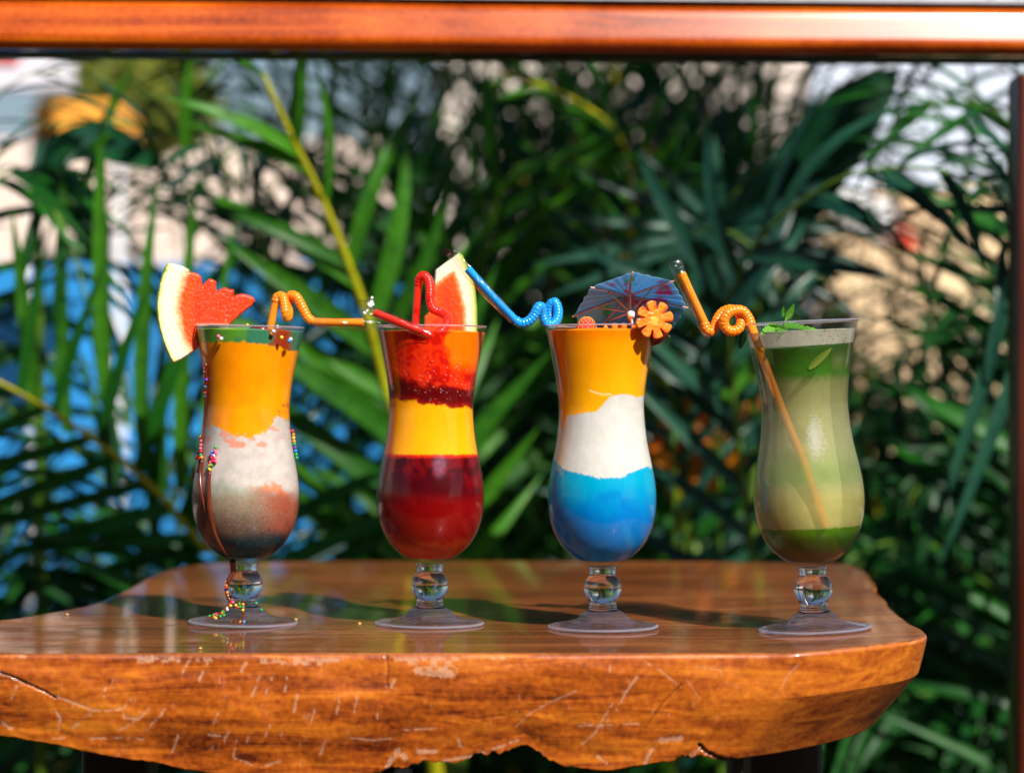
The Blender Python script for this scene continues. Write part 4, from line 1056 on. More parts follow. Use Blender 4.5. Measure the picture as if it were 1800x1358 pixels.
s1 = straw('orange bendy straw lying flat from the sprinkled glass towards the red drink', 0, [
    ('tube', [(474, 584, 0), (480, 552, 0), (485, 531, 0)]),
    ('flex', [(485, 531, 0), (488, 522, 0), (496, 521, -.001), (500, 532, -.004), (502, 548, -.006), (505, 558, -.004), (507, 550, .001), (506, 534, .004), (510, 520, .003), (520, 521, 0), (528, 533, 0), (535, 547, 0), (541, 558, 0), (549, 564.5, 0)]),
    ('tube', [(549, 564.5, 0), (575, 566, 0), (639, 566.5, 0)])], 'straw_orange', 7.4)
wrapper(s1, 0, [(552, 566, 0), (600, 569, 0), (640, 570, 0), (664, 573, 0), (672, 588, -.004)], [8.5, 9.5, 10, 11, 8, 7], [8, 9, 9, 5, 3, 1], crumple=.04, seed=2)
s2 = straw('red bendy straw standing in the red drink with its tip laid over the left rim', 1, [
    ('tube', [(729, 590, .004), (732, 545, .004), (735, 500, .004)]),
    ('flex', [(735, 500, .004), (738, 489, .002), (745, 484.5, 0), (753, 492, -.002), (756, 508, -.004), (756, 528, -.006), (762, 543, -.008), (775, 549, -.01), (785, 556, -.014), (786, 568, -.02), (778, 580, -.026), (765, 588, -.031), (752, 587, -.034), (742, 583, -.036)]),
    ('tube', [(742, 583, -.036), (700, 566, -.034), (658, 549, -.032)])], 'straw_red', 7.2)
wrapper(s2, 1, [(758, 590, -.036), (735, 581, -.036), (700, 566, -.034), (656, 547, -.032), (644, 541, -.032)], [7.5, 9.5, 10, 10, 8], [8, 9, 9, 8, 2], crumple=.04, seed=3)
wrapper(s2, 1, [(650, 545, -.032), (643, 538, -.032), (634, 541, -.031)], [9, 11, 15], [5, 1.2, .8], crumple=.5, seed=8)
wrapper(s2, 1, [(648, 544, -.032), (650, 532, -.032), (656, 522, -.031)], [7, 9, 3], [4, 1.2, .8], crumple=.5, seed=9)
s3 = straw('blue bendy straw leaning from the blue drink over the watermelon wedge', 2, [
    ('tube', [(822, 472, -.012), (860, 515, -.010), (906, 563, -.008)]),
    ('flex', [(906, 563, -.008), (916, 568, -.008), (928, 565, -.008), (938, 555, -.008), (946, 540, -.008), (952, 540, -.006), (954, 552, -.004), (959, 566, -.003), (970, 570, -.001), (979, 561, .001), (981, 546, .003), (976, 532, .005), (968, 535, .006), (965, 548, .007), (967, 562, .007), (970, 572, .006)]),
    ('tube', [(970, 572, .006), (972, 584, .006), (975, 600, .006)])], 'straw_blue', 7.6)
wrapper(s3, 2, [(903, 565, -.008), (895, 554, -.008), (860, 517, -.010), (820, 474, -.012), (800, 452, -.013), (793, 445, -.013)], [7, 9.5, 9.8, 10, 10, 8], [8, 9, 9, 8, 3, 1.2], crumple=.03, seed=4)
wrapper(s3, 2, [(796, 448, -.013), (786, 443, -.012), (773, 444, -.011)], [7, 5.5, 3.5], [1.6, 1.2, .8], mat='film_red', crumple=.25, seed=5, name='printed_tip')
s4 = straw('orange bendy straw looping once before it dips into the green drink', 3, [
    ('tube', [(1198, 480, 0), (1217, 522, 0), (1238, 567, 0)]),
    ('flex', [(1238, 567, 0), (1242, 579, 0), (1250, 582, 0), (1257, 573, .001), (1261, 561, .002), (1270, 549, .003), (1284, 544, .002), (1298, 549, 0), (1303, 562, -.002), (1299, 577, -.004), (1286, 582, -.005), (1275, 575, -.006), (1273, 562, -.007), (1280, 550, -.007), (1293, 545, -.006), (1306, 547, -.005), (1315, 558, -.004), (1320, 570, -.004)]),
    ('tube', [(1320, 570, -.004), (1332, 604, -.011), (1352, 660, -.0145), (1380, 733, -.0190), (1408, 800, -.0245), (1425, 850, -.0255), (1450, 925, -.0225)])], 'straw_orange', 8.0)
wrapper(s4, 3, [(1250, 589, 0), (1240, 581, 0), (1230, 560, 0), (1212, 520, 0), (1194, 480, 0), (1186, 460, 0)], [7, 10, 10, 10.5, 11, 12], [8, 9, 9, 8.5, 6, 1.5], crumple=.03, seed=6)
wrapper(s4, 3, [(1188, 468, 0), (1185, 458, 0), (1188, 449, 0)], [12, 9, 5], [3, 1.2, .8], crumple=.3, seed=7)

# ------------------------------------------------------------------ polygon slabs (fruit slices, leaves)
def pip(poly, X, Y):
    ins = np.zeros(X.shape, bool); n = len(poly); j = n - 1
    for i in range(n):
        xi, yi = poly[i]; xj, yj = poly[j]
        c = ((yi > Y) != (yj > Y)) & (X < (xj - xi) * (Y - yi) / (yj - yi + 1e-12) + xi); ins ^= c; j = i
    return ins
def pdist(poly, X, Y, closed=True):
    best = np.full(X.shape, 1e9); bx = np.zeros(X.shape); by = np.zeros(X.shape); n = len(poly)
    for i in range(n if closed else n - 1):
        x0, y0 = poly[i]; x1, y1 = poly[(i + 1) % n]; dx, dy = x1 - x0, y1 - y0
        t = np.clip(((X - x0) * dx + (Y - y0) * dy) / (dx * dx + dy * dy + 1e-12), 0, 1)
        qx = x0 + t * dx; qy = y0 + t * dy; d = np.hypot(X - qx, Y - qy); m = d < best
        best = np.where(m, d, best); bx = np.where(m, qx, bx); by = np.where(m, qy, by)
    return best, bx, by
def slab_mesh(poly, cell, xf, thick, round_, colfn, relief=0.0, classify=None):
    """fill poly (photo px) with a grid; xf(x, y, d) -> world point, d = depth towards the camera"""
    xs = np.arange(min(p[0] for p in poly) - cell, max(p[0] for p in poly) + cell * 1.5, cell)
    ys = np.arange(min(p[1] for p in poly) - cell, max(p[1] for p in poly) + cell * 1.5, cell)
    X, Y = np.meshgrid(xs, ys); ins = pip(poly, X, Y); d, bx, by = pdist(poly, X, Y)
    near = (~ins) & (d < cell * 0.75)
    ok = ins | near
    snap = near | (ins & (d < cell * 0.28))
    X = np.where(snap, bx, X); Y = np.where(snap, by, Y); d = np.where(snap | ~ins, 0, d)
    ids = -np.ones(X.shape, int); ids[ok] = np.arange(ok.sum())
    q = ok[:-1, :-1] & ok[1:, :-1] & ok[:-1, 1:] & ok[1:, 1:]
    anyin = (d[:-1, :-1] + d[1:, :-1] + d[:-1, 1:] + d[1:, 1:]) > 0
    q &= anyin
    r, c = np.nonzero(q)
    fr = np.stack([ids[r, c], ids[r + 1, c], ids[r + 1, c + 1], ids[r, c + 1]], 1)
    n = ok.sum(); px = X[ok]; py = Y[ok]; dd = d[ok]
    prof = thick * .5 * np.sqrt(np.clip(1 - (1 - np.clip(dd / round_, 0, 1)) ** 2, 0.02, 1))
    rel = relief * (fbm(px * .25, py * .25, 77) - .5)
    f = [xf(a, b, e) for a, b, e in zip(px, py, prof + rel * (dd > round_ * .5))]; k = [xf(a, b, -e) for a, b, e in zip(px, py, prof)]
    V = np.array(f + k); faces = [tuple(a) for a in fr] + [tuple(a[::-1] + n) for a in fr]
    # walls along boundary edges
    cnt = {}
    for a in fr:
        for u, v in zip(a, np.roll(a, -1)): cnt[(u, v)] = cnt.get((u, v), 0) + 1
    for (u, v) in list(cnt):
        if (v, u) not in cnt: faces.append((v, u, u + n, v + n))
    col = colfn(px, py, dd); col = np.concatenate([col, col])
    return V, faces, col, px, py
def split_build(parent, V, faces, col, lab, names, mat):
    """faces go to objects by the label of their first vertex"""
    lab = np.concatenate([lab, lab]); 
    for li, nm in enumerate(names):
        fs = [f for f in faces if lab[f[0]] == li]
        if not fs: continue
        used = sorted({i for f in fs for i in f}); mp = {u: i for i, u in enumerate(used)}
        mk(nm, V[used], [tuple(mp[i] for i in f) for f in fs], mat, parent, cols=col[used])

def circ3(a, b, c):
    ax, ay = a; bx, by = b; cx, cy = c
    d = 2 * (ax * (by - cy) + bx * (cy - ay) + cx * (ay - by))
    ux = ((ax**2 + ay**2) * (by - cy) + (bx**2 + by**2) * (cy - ay) + (cx**2 + cy**2) * (ay - by)) / d
    uy = ((ax**2 + ay**2) * (cx - bx) + (bx**2 + by**2) * (ax - cx) + (cx**2 + cy**2) * (bx - ax)) / d
    return ux, uy, math.hypot(ax - ux, ay - uy)
C1 = lambda *q: [(240 + x / 3.018, 430 + y / 3.018) for x, y in q]
wm = C1((168, 97), (205, 103), (245, 113), (282, 133), (280, 146), (300, 146), (330, 156), (345, 172), (346, 205), (352, 218), (362, 200), (385, 180), (408, 184), (424, 196), (422, 225), (427, 250), (445, 235), (470, 226), (492, 236), (517, 238), (517, 256), (510, 276), (530, 264),
        (560, 259), (595, 266), (622, 280), (630, 298), (612, 325), (560, 365), (510, 410), (486, 432), (420, 434), (345, 432), (318, 440), (325, 490), (332, 540), (300, 570), (240, 610), (192, 632), (165, 580), (138, 510), (115, 430), (104, 350), (108, 265), (125, 185), (148, 120))
ox, oy, orad = circ3(*C1((150, 118), (104, 350), (192, 632)))
def wmcol(x, y, d):
    rr = np.hypot(x - ox, y - oy); e = orad - rr; n = fbm(x * .12, y * .12, 51); n2 = fbm(x * .5, y * .5, 52)
    e = e + (n - .5) * 8
    c = mix(cols_of((130, 160, 40)), cols_of((216, 218, 130)), sst(1.5, 5, e)); c = mix(c, cols_of((234, 232, 200)), sst(4, 11, e))
    c = mix(c, cols_of((244, 190, 140)), sst(30, 38, e)); c = mix(c, cols_of((250, 82, 24)), sst(36, 48, e)); c = mix(c, cols_of((244, 50, 18)), sst(50, 74, e) * (.4 + n * .6))
    c = mix(c, c * .8, sst(.62, .75, n2) * sst(40, 50, e)); c = mix(c, cols_of((250, 170, 150)), sst(.7, .8, fbm(x * .8, y * .8, 57)) * sst(45, 60, e) * .6)
    c = mix(c, cols_of((238, 190, 190)), sst(7, 2, 573.5 - y) * (x > 345) * .7)
    return c
w0 = GT[0][0].y
def xf1(x, y, e): return P(x, y, w0 - 0.002 + (x - 350) * 0.00008 - e)
V_, F_, Cc, px, py = slab_mesh(wm, 1.15, xf1, 0.011, 3.2, wmcol, relief=0.0005)
t = thing('watermelon_slice', 'watermelon slice with a zigzag carved flesh edge hanging on the left rim', 'fruit slice', P(345, 580, w0), 'watermelon garnishes')
split_build(t, V_, F_, Cc, (orad - np.hypot(px - ox, py - oy) > 37).astype(int), ['rind', 'flesh'], M['fruit'])
# second wedge
C2 = lambda *q: [(600 + x / 3.312, 420 + y / 3.312) for x, y in q]
wm2 = C2((685, 76), (708, 95), (738, 165), (765, 225), (782, 300), (791, 400), (792, 560), (480, 560), (483, 450), (510, 425), (535, 400), (538, 330), (540, 250), (547, 180), (600, 140), (650, 105))
fl2 = C2((652, 193), (680, 260), (705, 350), (720, 440), (724, 560), (478, 560), (478, 440), (530, 400), (538, 275), (590, 235))
def wm2col(x, y, d):
    ins = pip(fl2, x, y); dd, _, _ = pdist(fl2, x, y); sd = np.where(ins, dd, -dd); n = fbm(x * .12, y * .12, 61); n2 = fbm(x * .5, y * .5, 62)
    dr, _, _ = pdist(C2((685, 76), (708, 95), (738, 165), (765, 225), (782, 300), (791, 400), (792, 560)), x, y, False)
    c = mix(cols_of((150, 176, 60)), cols_of((228, 228, 160)), sst(2, 7, dr)); c = mix(c, cols_of((238, 232, 200)), sst(6, 14, dr))
    sd = sd + (n - .5) * 6
    c = mix(c, cols_of((250, 150, 90)), sst(-5, 1, sd)); c = mix(c, cols_of((246, 84, 28)), sst(0, 6, sd)); c = mix(c, cols_of((232, 48, 26)), sst(8, 24, sd) * (.3 + n * .6))
    c = mix(c, c * .75, sst(.64, .75, n2) * sst(0, 6, sd)); return c
w1 = GT[1][0].y
def xf2(x, y, e): return P(x, y, w1 + 0.016 - e)
V_, F_, Cc, px, py = slab_mesh(wm2, 1.15, xf2, 0.011, 3.0, wm2col, relief=0.0004)
t = thing('watermelon_slice', 'pointed watermelon wedge standing in the red drink behind its straw', 'fruit slice', P(795, 590, w1 + .016), 'watermelon garnishes')
split_build(t, V_, F_, Cc, pip(fl2, px, py).astype(int), ['rind', 'flesh'], M['fruit'])

# carrot flower
cfx, cfy = 1150.5, 562
pet = []
for k in range(8):
    a0 = 2 * math.pi * (k + .12) / 8 - .3
    for da, rr_ in ((-.375, 19), (-.345, 26), (-.29, 32), (-.14, 33.5), (0, 33.8), (.14, 33.5), (.29, 32), (.345, 26), (.375, 19)):
        pet.append((cfx + math.cos(a0 + da) * rr_ * (1.0), cfy + math.sin(a0 + da) * rr_ * 1.02))
def cfcol(x, y, d):
    r = np.hypot(x - cfx, y - cfy); n = fbm(x * .3, y * .3, 71); a = np.arctan2(y - cfy, x - cfx)
    c = mix(cols_of((255, 150, 40)), cols_of((248, 116, 20)), n); c = mix(c, cols_of((255, 176, 70)), sst(10, 4, r)); c = mix(c, cols_of((236, 96, 10)), sst(14, 24, r) * sst(.6, .95, np.abs(np.sin(a * 4 + 1.2))))
    return c
w2 = GT[2][0].y
V_, F_, Cc, px, py = slab_mesh(pet, 1.0, lambda x, y, e: P(x, y, w2 - 0.030 + (x - cfx) * .00012 - e), 0.008, 2.0, cfcol, relief=.0008)
o = mk('carrot_flower', V_, F_, M['fruit'], cols=Cc); tag(o, 'orange carrot slice cut as a flower on the right rim of the blue drink', 'carrot slice')
# cherry half behind it
mb = MB(); mb.ball(P(1146, 578, w2 - .008), 0.0092, 20, 14, (1.15, .8, 1.25)); o = mb.build('fruit_piece', simple('dark_red_fruit', (0.14, 0.008, 0.012), 0.2, sss=.2)); tag(o, 'dark red fruit piece tucked behind the carrot flower', 'fruit')
# strawberry tip with seeds
t = thing('strawberry', 'red strawberry tip poking over the left rim of the orange and blue drink', 'strawberry', P(1031, 582, w2 - .012))
ctr = P(1031, 579, w2 - .012); prof = []
mb = MB(); rs = 17.5 * w2 / F
vs = []; nS, nR = 28, 18
for r_ in range(nR + 1):
    ph = math.pi * r_ / nR
    for k in range(nS):
        a = 2 * math.pi * k / nS; z = math.cos(ph); rad = math.sin(ph) ** .8 * (1 - .12 * z)
        vs.append(ctr + Vector((math.cos(a) * rad * rs * 1.02, math.sin(a) * rad * rs, z * rs * 1.22 )))
mb.add(vs, [(r_ * nS + k, (r_ + 1) * nS + k, (r_ + 1) * nS + (k + 1) % nS, r_ * nS + (k + 1) % nS) for r_ in range(nR) for k in range(nS)])
mb.build('berry', simple('strawberry_skin', (0.72, 0.025, 0.012), 0.25, sss=.3, var=.3, scale=300, bump=.8, bscale=1400), t)
mb = MB()
for r_ in range(1, 8):
    for k in range(11):
        ph = math.pi * (r_ + .1) / 16; a = 2 * math.pi * (k + .5 * (r_ % 2)) / 11; z = math.cos(ph); rad = math.sin(ph) ** .8 * (1 - .12 * z)
        mb.ball(ctr + Vector((math.cos(a) * rad * rs * 1.03, math.sin(a) * rad * rs * 1.01, z * rs * 1.23)), .0004, 6, 4, (1, 1, 1.6))
o = mb.build('seeds', simple('seed_yellow', (0.7, .4, .08), .4), t); o['kind'] = 'stuff'
# mango cubes on top
for k, (x, y, s, dy) in enumerate(((1080, 576, 10, -.02), (1097, 575.5, 9, -.012), (1064, 579, 8, -.026), (1118, 578, 10, -.004), (1090, 578, 8, .01))):
    mb = MB(); R_ = Matrix.Rotation(k * .7 + .3, 3, 'Z') @ Matrix.Rotation(.3 * k, 3, 'X'); mb.bbox(P(x, y - 3, w2 + dy), (s * w2 / F, s * w2 / F * .9, s * w2 / F), .0007, R_)
    o = mb.build('mango_cube', simple('mango_flesh', (.9, .22, .02), .3, sss=.3)); tag(o, ['mango cube nearest the strawberry but one on the blue drink', 'mango cube standing highest in the middle of the blue drink', 'front mango cube right beside the strawberry', 'mango cube closest to the carrot flower', 'rear mango cube half sunk in the orange layer'][k], 'fruit cube', 'mango cubes on top of the orange and blue drink')

# paper parasol ---------------------------------------------------
pxm2 = w2 / F
t = thing('cocktail_umbrella', 'blue paper cocktail parasol with bare wooden ribs behind the carrot flower', 'paper parasol', P(1112, 585, w2 - .004))
axis = Vector((-0.10, 0.64, 0.75)).normalized()
Cn = P(1108, 546, w2 + .0)            # centre of the rim circle
U_ = Vector((1, 0, 0)); U_ = (U_ - axis * U_.dot(axis)).normalized(); W_ = axis.cross(U_)
RAD = 98 * pxm2; DEP = 36 * pxm2; NR = 8
def uc(a, s, off=0):    # canopy point: a angle, s 0 apex .. 1 rim
    f = (a / (2 * math.pi) * NR) % 1.0; sag = 1 - 0.055 * math.sin(math.pi * f) * s
    h = DEP * (1 - s ** 1.15) - math.sin(math.pi * f) * s * .05 * DEP
    return Cn + (U_ * math.cos(a) + W_ * math.sin(a)) * RAD * s * sag + axis * (h + off)
na, ns = NR * 8, 12; vs = []; fs = []; cl = []
for off in (0, .00018):
    for j in range(ns + 1):
        s = max(.03, j / ns)
        for k in range(na):
            a = 2 * math.pi * k / na
            pl = (0.0007 * (k % 2) - .0003) * s
            ed = 1 + (0.018 * math.sin(k * 2.6) if j == ns else 0)
            vs.append(uc(a, s * ed, off + pl))
            n = float(fbm(math.cos(a) * s * 3 + 5, math.sin(a) * s * 3 + 5, 91)); n2 = float(fbm(math.cos(a) * s * 5 + 15, math.sin(a) * s * 5 + 5, 92))
            c = cols_of((130, 210, 255)) * (1 - .1 * n)
            if n > .64: c = cols_of((190, 110, 170))
            if n2 > .70: c = cols_of((70, 190, 170))
            if s > .93: c = cols_of((150, 215, 250))
            cl.append(c)
m_ = (ns + 1) * na
for L_ in range(2):
    for j in range(ns):
        for k in range(na):
            q = (L_ * m_ + j * na + k, L_ * m_ + j * na + (k + 1) % na, L_ * m_ + (j + 1) * na + (k + 1) % na, L_ * m_ + (j + 1) * na + k)
            fs.append(q if L_ else q[::-1])
mk('canopy', vs, fs, vcol_mat('blue_paper', .4, 0, .15, 2500, alpha=.9, trans=.55), t, smooth=False, cols=np.array(cl))
M['stick'] = simple('pale_wood_stick', (.62, .36, .28), .5, var=.15, scale=400); M['tip'] = simple('white_bead', (.8, .78, .72), .35)
hubp = Cn + axis * (DEP * .02)
for k in range(NR):
    a = 2 * math.pi * k / NR
    p0, p1 = uc(a, .05, -.0007), uc(a, 1.05, -.0007); mid = uc(a, .58, -.0009)
    mb = MB(); mb.tube([p0, uc(a, .5, -.0007), p1], [.0006, .00065, .0006], 6); mb.build('rib', M['stick'], t)
    mb = MB(); mb.tube([hubp - axis * .002, mid], [.00055, .0005], 6); mb.build('strut', M['stick'], t)
mb = MB(); mb.tube([hubp - axis * .006, hubp - axis * .0028, hubp + axis * .0005], [.0022, .0027, .0021], 14); mb.build('collar', M['tip'], t)
mb = MB(); mb.tube([Cn + axis * (DEP + .003), hubp, P(1116, 600, w2 - .006)], [.0009, .0009, .0009], 8); mb.build('stick', M['stick'], t)
mb = MB(); mb.ball(Cn + axis * (DEP + .0035), .0023, 14, 10); mb.build('knob', M['tip'], t)

# mint ------------------------------------------------------------
w3 = GT[3][0].y
M['mint'] = leaf_mat('mint_leaf', (.05, .20, .02), (.16, .42, .05), rough=.45, trans=.3, scale=500)
t = thing('mint_sprig', 'fresh green mint sprig on the foam of the green drink', 'mint sprig', P(1378, 580, w3))
def mint_leaf(base, tip, wid, nrm, mat='mint', parent=t, droop=.15):
    d = tip - base; L = d.length; d.normalize(); nrm = Vector(nrm); x = d.cross(nrm).normalized(); z = x.cross(d)
    vs = []; fs = []; n = 14
    for i_ in range(n + 1):
        u = i_ / n; hw = wid * math.sin(math.pi * min(1, u ** .8)) ** .75 * .5 + .00015; hw *= 1 + (.14 if i_ % 2 else -.06)
        c = base + d * L * u - z * droop * L * u * u
        for k, s in enumerate((-1, -.5, 0, .5, 1)):
            vs.append(c + x * hw * s + z * (abs(s) * hw * .35 + (.0003 if i_ % 2 else -.0002) * abs(s)))
    for i_ in range(n):
        for k in range(4): fs.append((i_ * 5 + k, i_ * 5 + k + 1, i_ * 5 + 5 + k + 1, i_ * 5 + 5 + k))
    return mk('leaf', vs, fs, M[mat], parent)
hb = P(1377, 577, w3 - .010)
for (x, y, dy, w, nr) in ((1340, 580, -.016, 24, (0.1, -.5, .85)), (1352, 566, -.006, 18, (-.3, -.3, .9)), (1422, 574, -.012, 24, (.1, -.45, .9)), (1400, 565, .004, 18, (.2, -.6, .8)), (1444, 573, -.002, 14, (.1, -.4, .9)), (1372, 582, -.022, 18, (0, -.6, .8))):
    mint_leaf(hb, P(x, y, w3 - .010 + dy), w * w3 / F, nr)
mb = MB(); mb.tube([P(1379, 585, w3 - .01), P(1378, 572, w3 - .010), P(1383, 556, w3 - .010)], [.0011, .001, .0007], 8); mb.build('stalk', M['rachis_green'], t)
mint_leaf(P(1381, 562, w3 - .010), P(1394, 533, w3 - .012), 13 * w3 / F, (.5, -.8, .2), droop=-.1)
mint_leaf(P(1381, 560, w3 - .010), P(1379, 538, w3 - .008), 9 * w3 / F, (-.6, -.8, .2), droop=-.1)
# leaf pressed against the inside of the glass, and one hanging outside left
t5 = thing('mint_leaf', 'pale mint stalk pressed against the glass inside the green drink', 'mint leaf', P(1440, 630, w3 - .033))
mint_leaf(P(1421, 649, w3 - .0318), P(1462, 611, w3 - .0318), 11 * w3 / F, (0, -1, 0), parent=t5, droop=0, mat='olive')
t6 = thing('mint_leaf', 'small dark mint leaf hanging outside the left rim of the green drink', 'mint leaf', P(1306, 592, w3))
mint_leaf(P(1311, 584, w3 - .004), P(1298, 612, w3 - .003), 14 * w3 / F, (-.5, -.8, 0), parent=t6, mat='shrub', droop=.2)

# chocolate and sprinkles ----------------------------------------
t = thing('chocolate_sauce', 'chocolate sauce drips set with coloured sugar beads on the leftmost glass', 'sauce', P(400, 800, w0 - .04))
q0, ln0, _ = GT[0]
def on_glass(px, py, out=0.0):
    """point on the outer glass surface seen at px,py"""
    k = 2585.0 / (F / q0.y); h = (1096 - py) * k
    ax = 427.5 + math.sin(ln0) * (1096 - py)
    if h > 107: R = float(Rpx(h))
    else:
        hh = np.array([s[0] for s in stem_ctrl[1:36]])[::-1]; rr_ = np.array([s[1] for s in stem_ctrl[1:36]])[::-1]; R = float(np.interp(max(h, 1), hh, rr_))
    dx = (px - ax) * k; R += .6
    dx = max(-R, min(R, dx)); d = math.sqrt(max(0, R * R - dx * dx)); nrm = Vector((dx / R, -d / R, 0))
    base = Vector((q0.x, q0.y, q0.z)) + Vector((math.sin(ln0) * h * SCL, 0, h * SCL))
    return base + Vector((dx * SCL, -d * SCL, 0)) + nrm * out
def drip(pts, ws):
    W = [on_glass(x, y, .0001) for x, y in pts]; path, L = smooth_path(W, .002); n = len(path)
    r = np.interp(np.linspace(0, 1, n), np.linspace(0, 1, len(ws)), ws) * 1.35 * w0 / F
    mb = MB(); mb.tube(path, list(r), 10); mb.build('drip', M['choc'], t)
drip([(368, 640), (367, 690), (362, 740), (357, 800), (352, 830)], [2.2, 2.6, 1.6, 1.4, 1.6])
drip([(378, 826), (377, 850), (379, 890), (386, 930), (398, 960), (408, 976)], [2.2, 2.6, 3.0, 2.6, 2, 1.5])
drip([(362, 806), (359, 830), (362, 860), (372, 900)], [2, 2.4, 2, 1])
drip([(412, 985), (412, 1005), (404, 1020), (400, 1040), (407, 1058)], [4.0, 4.0, 3, 2.6, 2.4])
drip([(407, 1060), (398, 1070), (385, 1080), (368, 1086)], [2.6, 2.4, 2.2, 1.4]); drip([(430, 1062), (432, 1075), (434, 1087)], [2.2, 2, 1.8])
drip([(337, 830), (334, 842)], [2.4, 2.8])
sprm = {}
mbp = MB(); mbp.ball((0, 0, 0), 1, 12, 8)
for k, _c in SPR:
    me = bpy.data.meshes.new('sprinkle'); me.from_pydata(mbp.v, [], mbp.f); me.materials.append(M['spr_' + k]); me.polygons.foreach_set("use_smooth", [True] * len(me.polygons)); sprm[k] = me
def sprinkle(px, py, colr, r=3.0, pos=None):
    p = pos or on_glass(px, py, .0007); s = r * w0 / F
    inst('sprinkle', sprm[colr], Matrix.Translation(p) @ Matrix.Scale(s, 4), t)
cN = [k for k, _ in SPR]
for px_, py_, c_ in [(367, 648, 'pink'), (367.5, 654, 'pink'), (366.5, 663, 'red'), (370, 668, 'purple'), (368, 673, 'red'), (367.5, 680, 'blue'), (364, 687, 'red'), (367, 690, 'pink'), (366.5, 696, 'blue'), (358, 768, 'orange'), (353.5, 771, 'pink'), (359, 775, 'pink'), (359, 782, 'pink'), (358.5, 788, 'pink'), (360, 793, 'red'), (360, 799, 'green'), (362, 803, 'orange'), (358, 805, 'red'), (345.5, 797, 'purple'), (346.5, 802, 'pink'), (345, 806, 'red'),
                   (388, 785, 'green'), (387, 791, 'pink'), (382, 793, 'blue'), (389, 795, 'pink'), (381, 798, 'purple'), (386, 799, 'white'), (382, 803, 'red'), (388, 804, 'pink'), (384, 808, 'red'), (389, 809, 'pink'), (380, 811, 'pink'), (378.5, 816, 'orange'), (382, 816, 'green'), (376, 821, 'green'), (379, 823, 'yellow'), (513, 758, 'red'), (514, 764, 'orange'), (515, 770, 'yellow'), (515.5, 776, 'orange'), (516.5, 781, 'green'), (517.5, 787, 'purple'), (519, 793, 'blue'), (519.5, 799, 'green'), (520.5, 805, 'green'),
                   (401, 1022, 'orange'), (402, 1027, 'orange'), (401.5, 1031, 'red'), (400, 1036, 'purple'), (403, 1040, 'orange'), (404, 1045, 'orange'), (406, 1050, 'red'), (404, 1053, 'orange'), (410, 1056, 'red'), (408, 1060, 'red'), (413, 1057, 'pink'), (405, 1064, 'green'), (409, 1063, 'yellow'), (401, 1067, 'blue'), (404, 1069, 'white'), (397, 1073, 'green'), (418, 1062, 'yellow'), (424, 1059, 'green'), (425, 1064, 'green'), (430, 1060, 'orange'), (430.5, 1065, 'green'), (431, 1069, 'yellow'), (421, 1065, 'red'),
                   (390, 1077, 'yellow'), (393, 1080, 'green'), (386, 1079, 'blue'), (382, 1082, 'orange'), (386, 1083, 'yellow'), (378, 1079, 'red'), (374, 1081, 'green'), (370, 1080, 'red'), (366, 1083, 'green'), (399, 1078, 'green'), (395, 1075, 'orange'), (434, 1084, 'blue'), (437, 1086, 'blue'), (431, 1086, 'orange'), (450, 1059, 'green'), (460, 1070, 'green')]:
    sprinkle(px_, py_, c_, 2.9 if py_ < 1000 else 2.6)
for px_, py_, c_, dy in [(435, 572, 'yellow', -.01), (487.5, 574.5, 'white', -.02), (478, 586, 'orange', -.033), (495, 593, 'yellow', -.0325), (508, 599, 'blue', -.030), (511, 596, 'white', -.029), (384, 591, 'pink', -.034), (389, 595, 'white', -.035), (481, 582, 'white', -.034)]:
    sprinkle(px_, py_, c_, 3.4, P(px_, py_, w0 + dy))
# dark cherry blob on top of drink 1 and chocolate seen inside the rim
mb = MB(); mb.ball(P(457, 580, w0), .0042, 14, 10, (1.8, 1.2, .9)); o = mb.build('fruit_piece', simple('dark_cherry', (.12, .01, .02), .2)); tag(o, 'dark cherry piece on the surface of the sprinkled drink', 'fruit')
# crumbs on the table
for (px_, py_), lb_ in zip(((632, 1097), (352, 1141), (520, 1090), (118, 1081)), ('tiny golden crumb on the tabletop just left of the red drink foot', 'tiny crumb at the front table edge below the sprinkled glass', 'tiny crumb on the tabletop right behind the sprinkled glass foot', 'tiny crumb far left on the tabletop')):
    q = onTop(px_, py_); mb = MB(); mb.ball(q + Vector((0, 0, .0008)), .001, 7, 5, (1.3, 1, .8)); o = mb.build('crumb', simple('crumb', (.6, .35, .1), .6)); tag(o, lb_, 'crumb', 'crumbs on the tabletop')

# ------------------------------------------------------------------ orange leaved plant and far bits
t = thing('croton_plant', 'plant with glowing orange leaves between the blue and the green drink', 'plant', (0.30, 3.1, 0))
r5 = random.Random(12)
me = leaflet_mesh('leaf', .42, .2, .4, M['croton'])
mb = MB(); mb.tube([Vector((.30, 3.1, 0)), Vector((.27, 3.05, .4)), P(1210, 860, 3.0)], [.01, .008, .005], 7); mb.build('stem', M['rachis_green'], t)
for k in range(26):
    x = r5.uniform(1130, 1310); y = r5.uniform(735, 870) if k > 3 else r5.uniform(735, 800)
    p = P(x, y, 2.95 + r5.uniform(-.1, .1)); d = Vector((r5.uniform(-1, 1), r5.uniform(-.3, .3), r5.uniform(-.2, 1)))
    inst('leaf', me, basis(p, d, Vector((r5.uniform(-.5, .5), -1, .6)), r5.uniform(.04, .065)), t)
t = thing('board', 'white rounded board with a red edge seen through the right fronds', 'board', P(1530, 460, 6.0))
pl = [(1425, 345), (1470, 325), (1530, 335), (1580, 370), (1615, 430), (1600, 450), (1540, 425), (1470, 390)]
V_, F_, Cc, px, py = slab_mesh([(x * 1.0, y * 1.0) for x, y in pl], 6, lambda x, y, e: P(x, y, 6.0 - e), .03, 5, lambda x, y, d: mix(np.array([.8, .8, .8]), np.array([.75, .06, .02]), sst(0, 40, x + (y - 340) * .55 - 1585)))
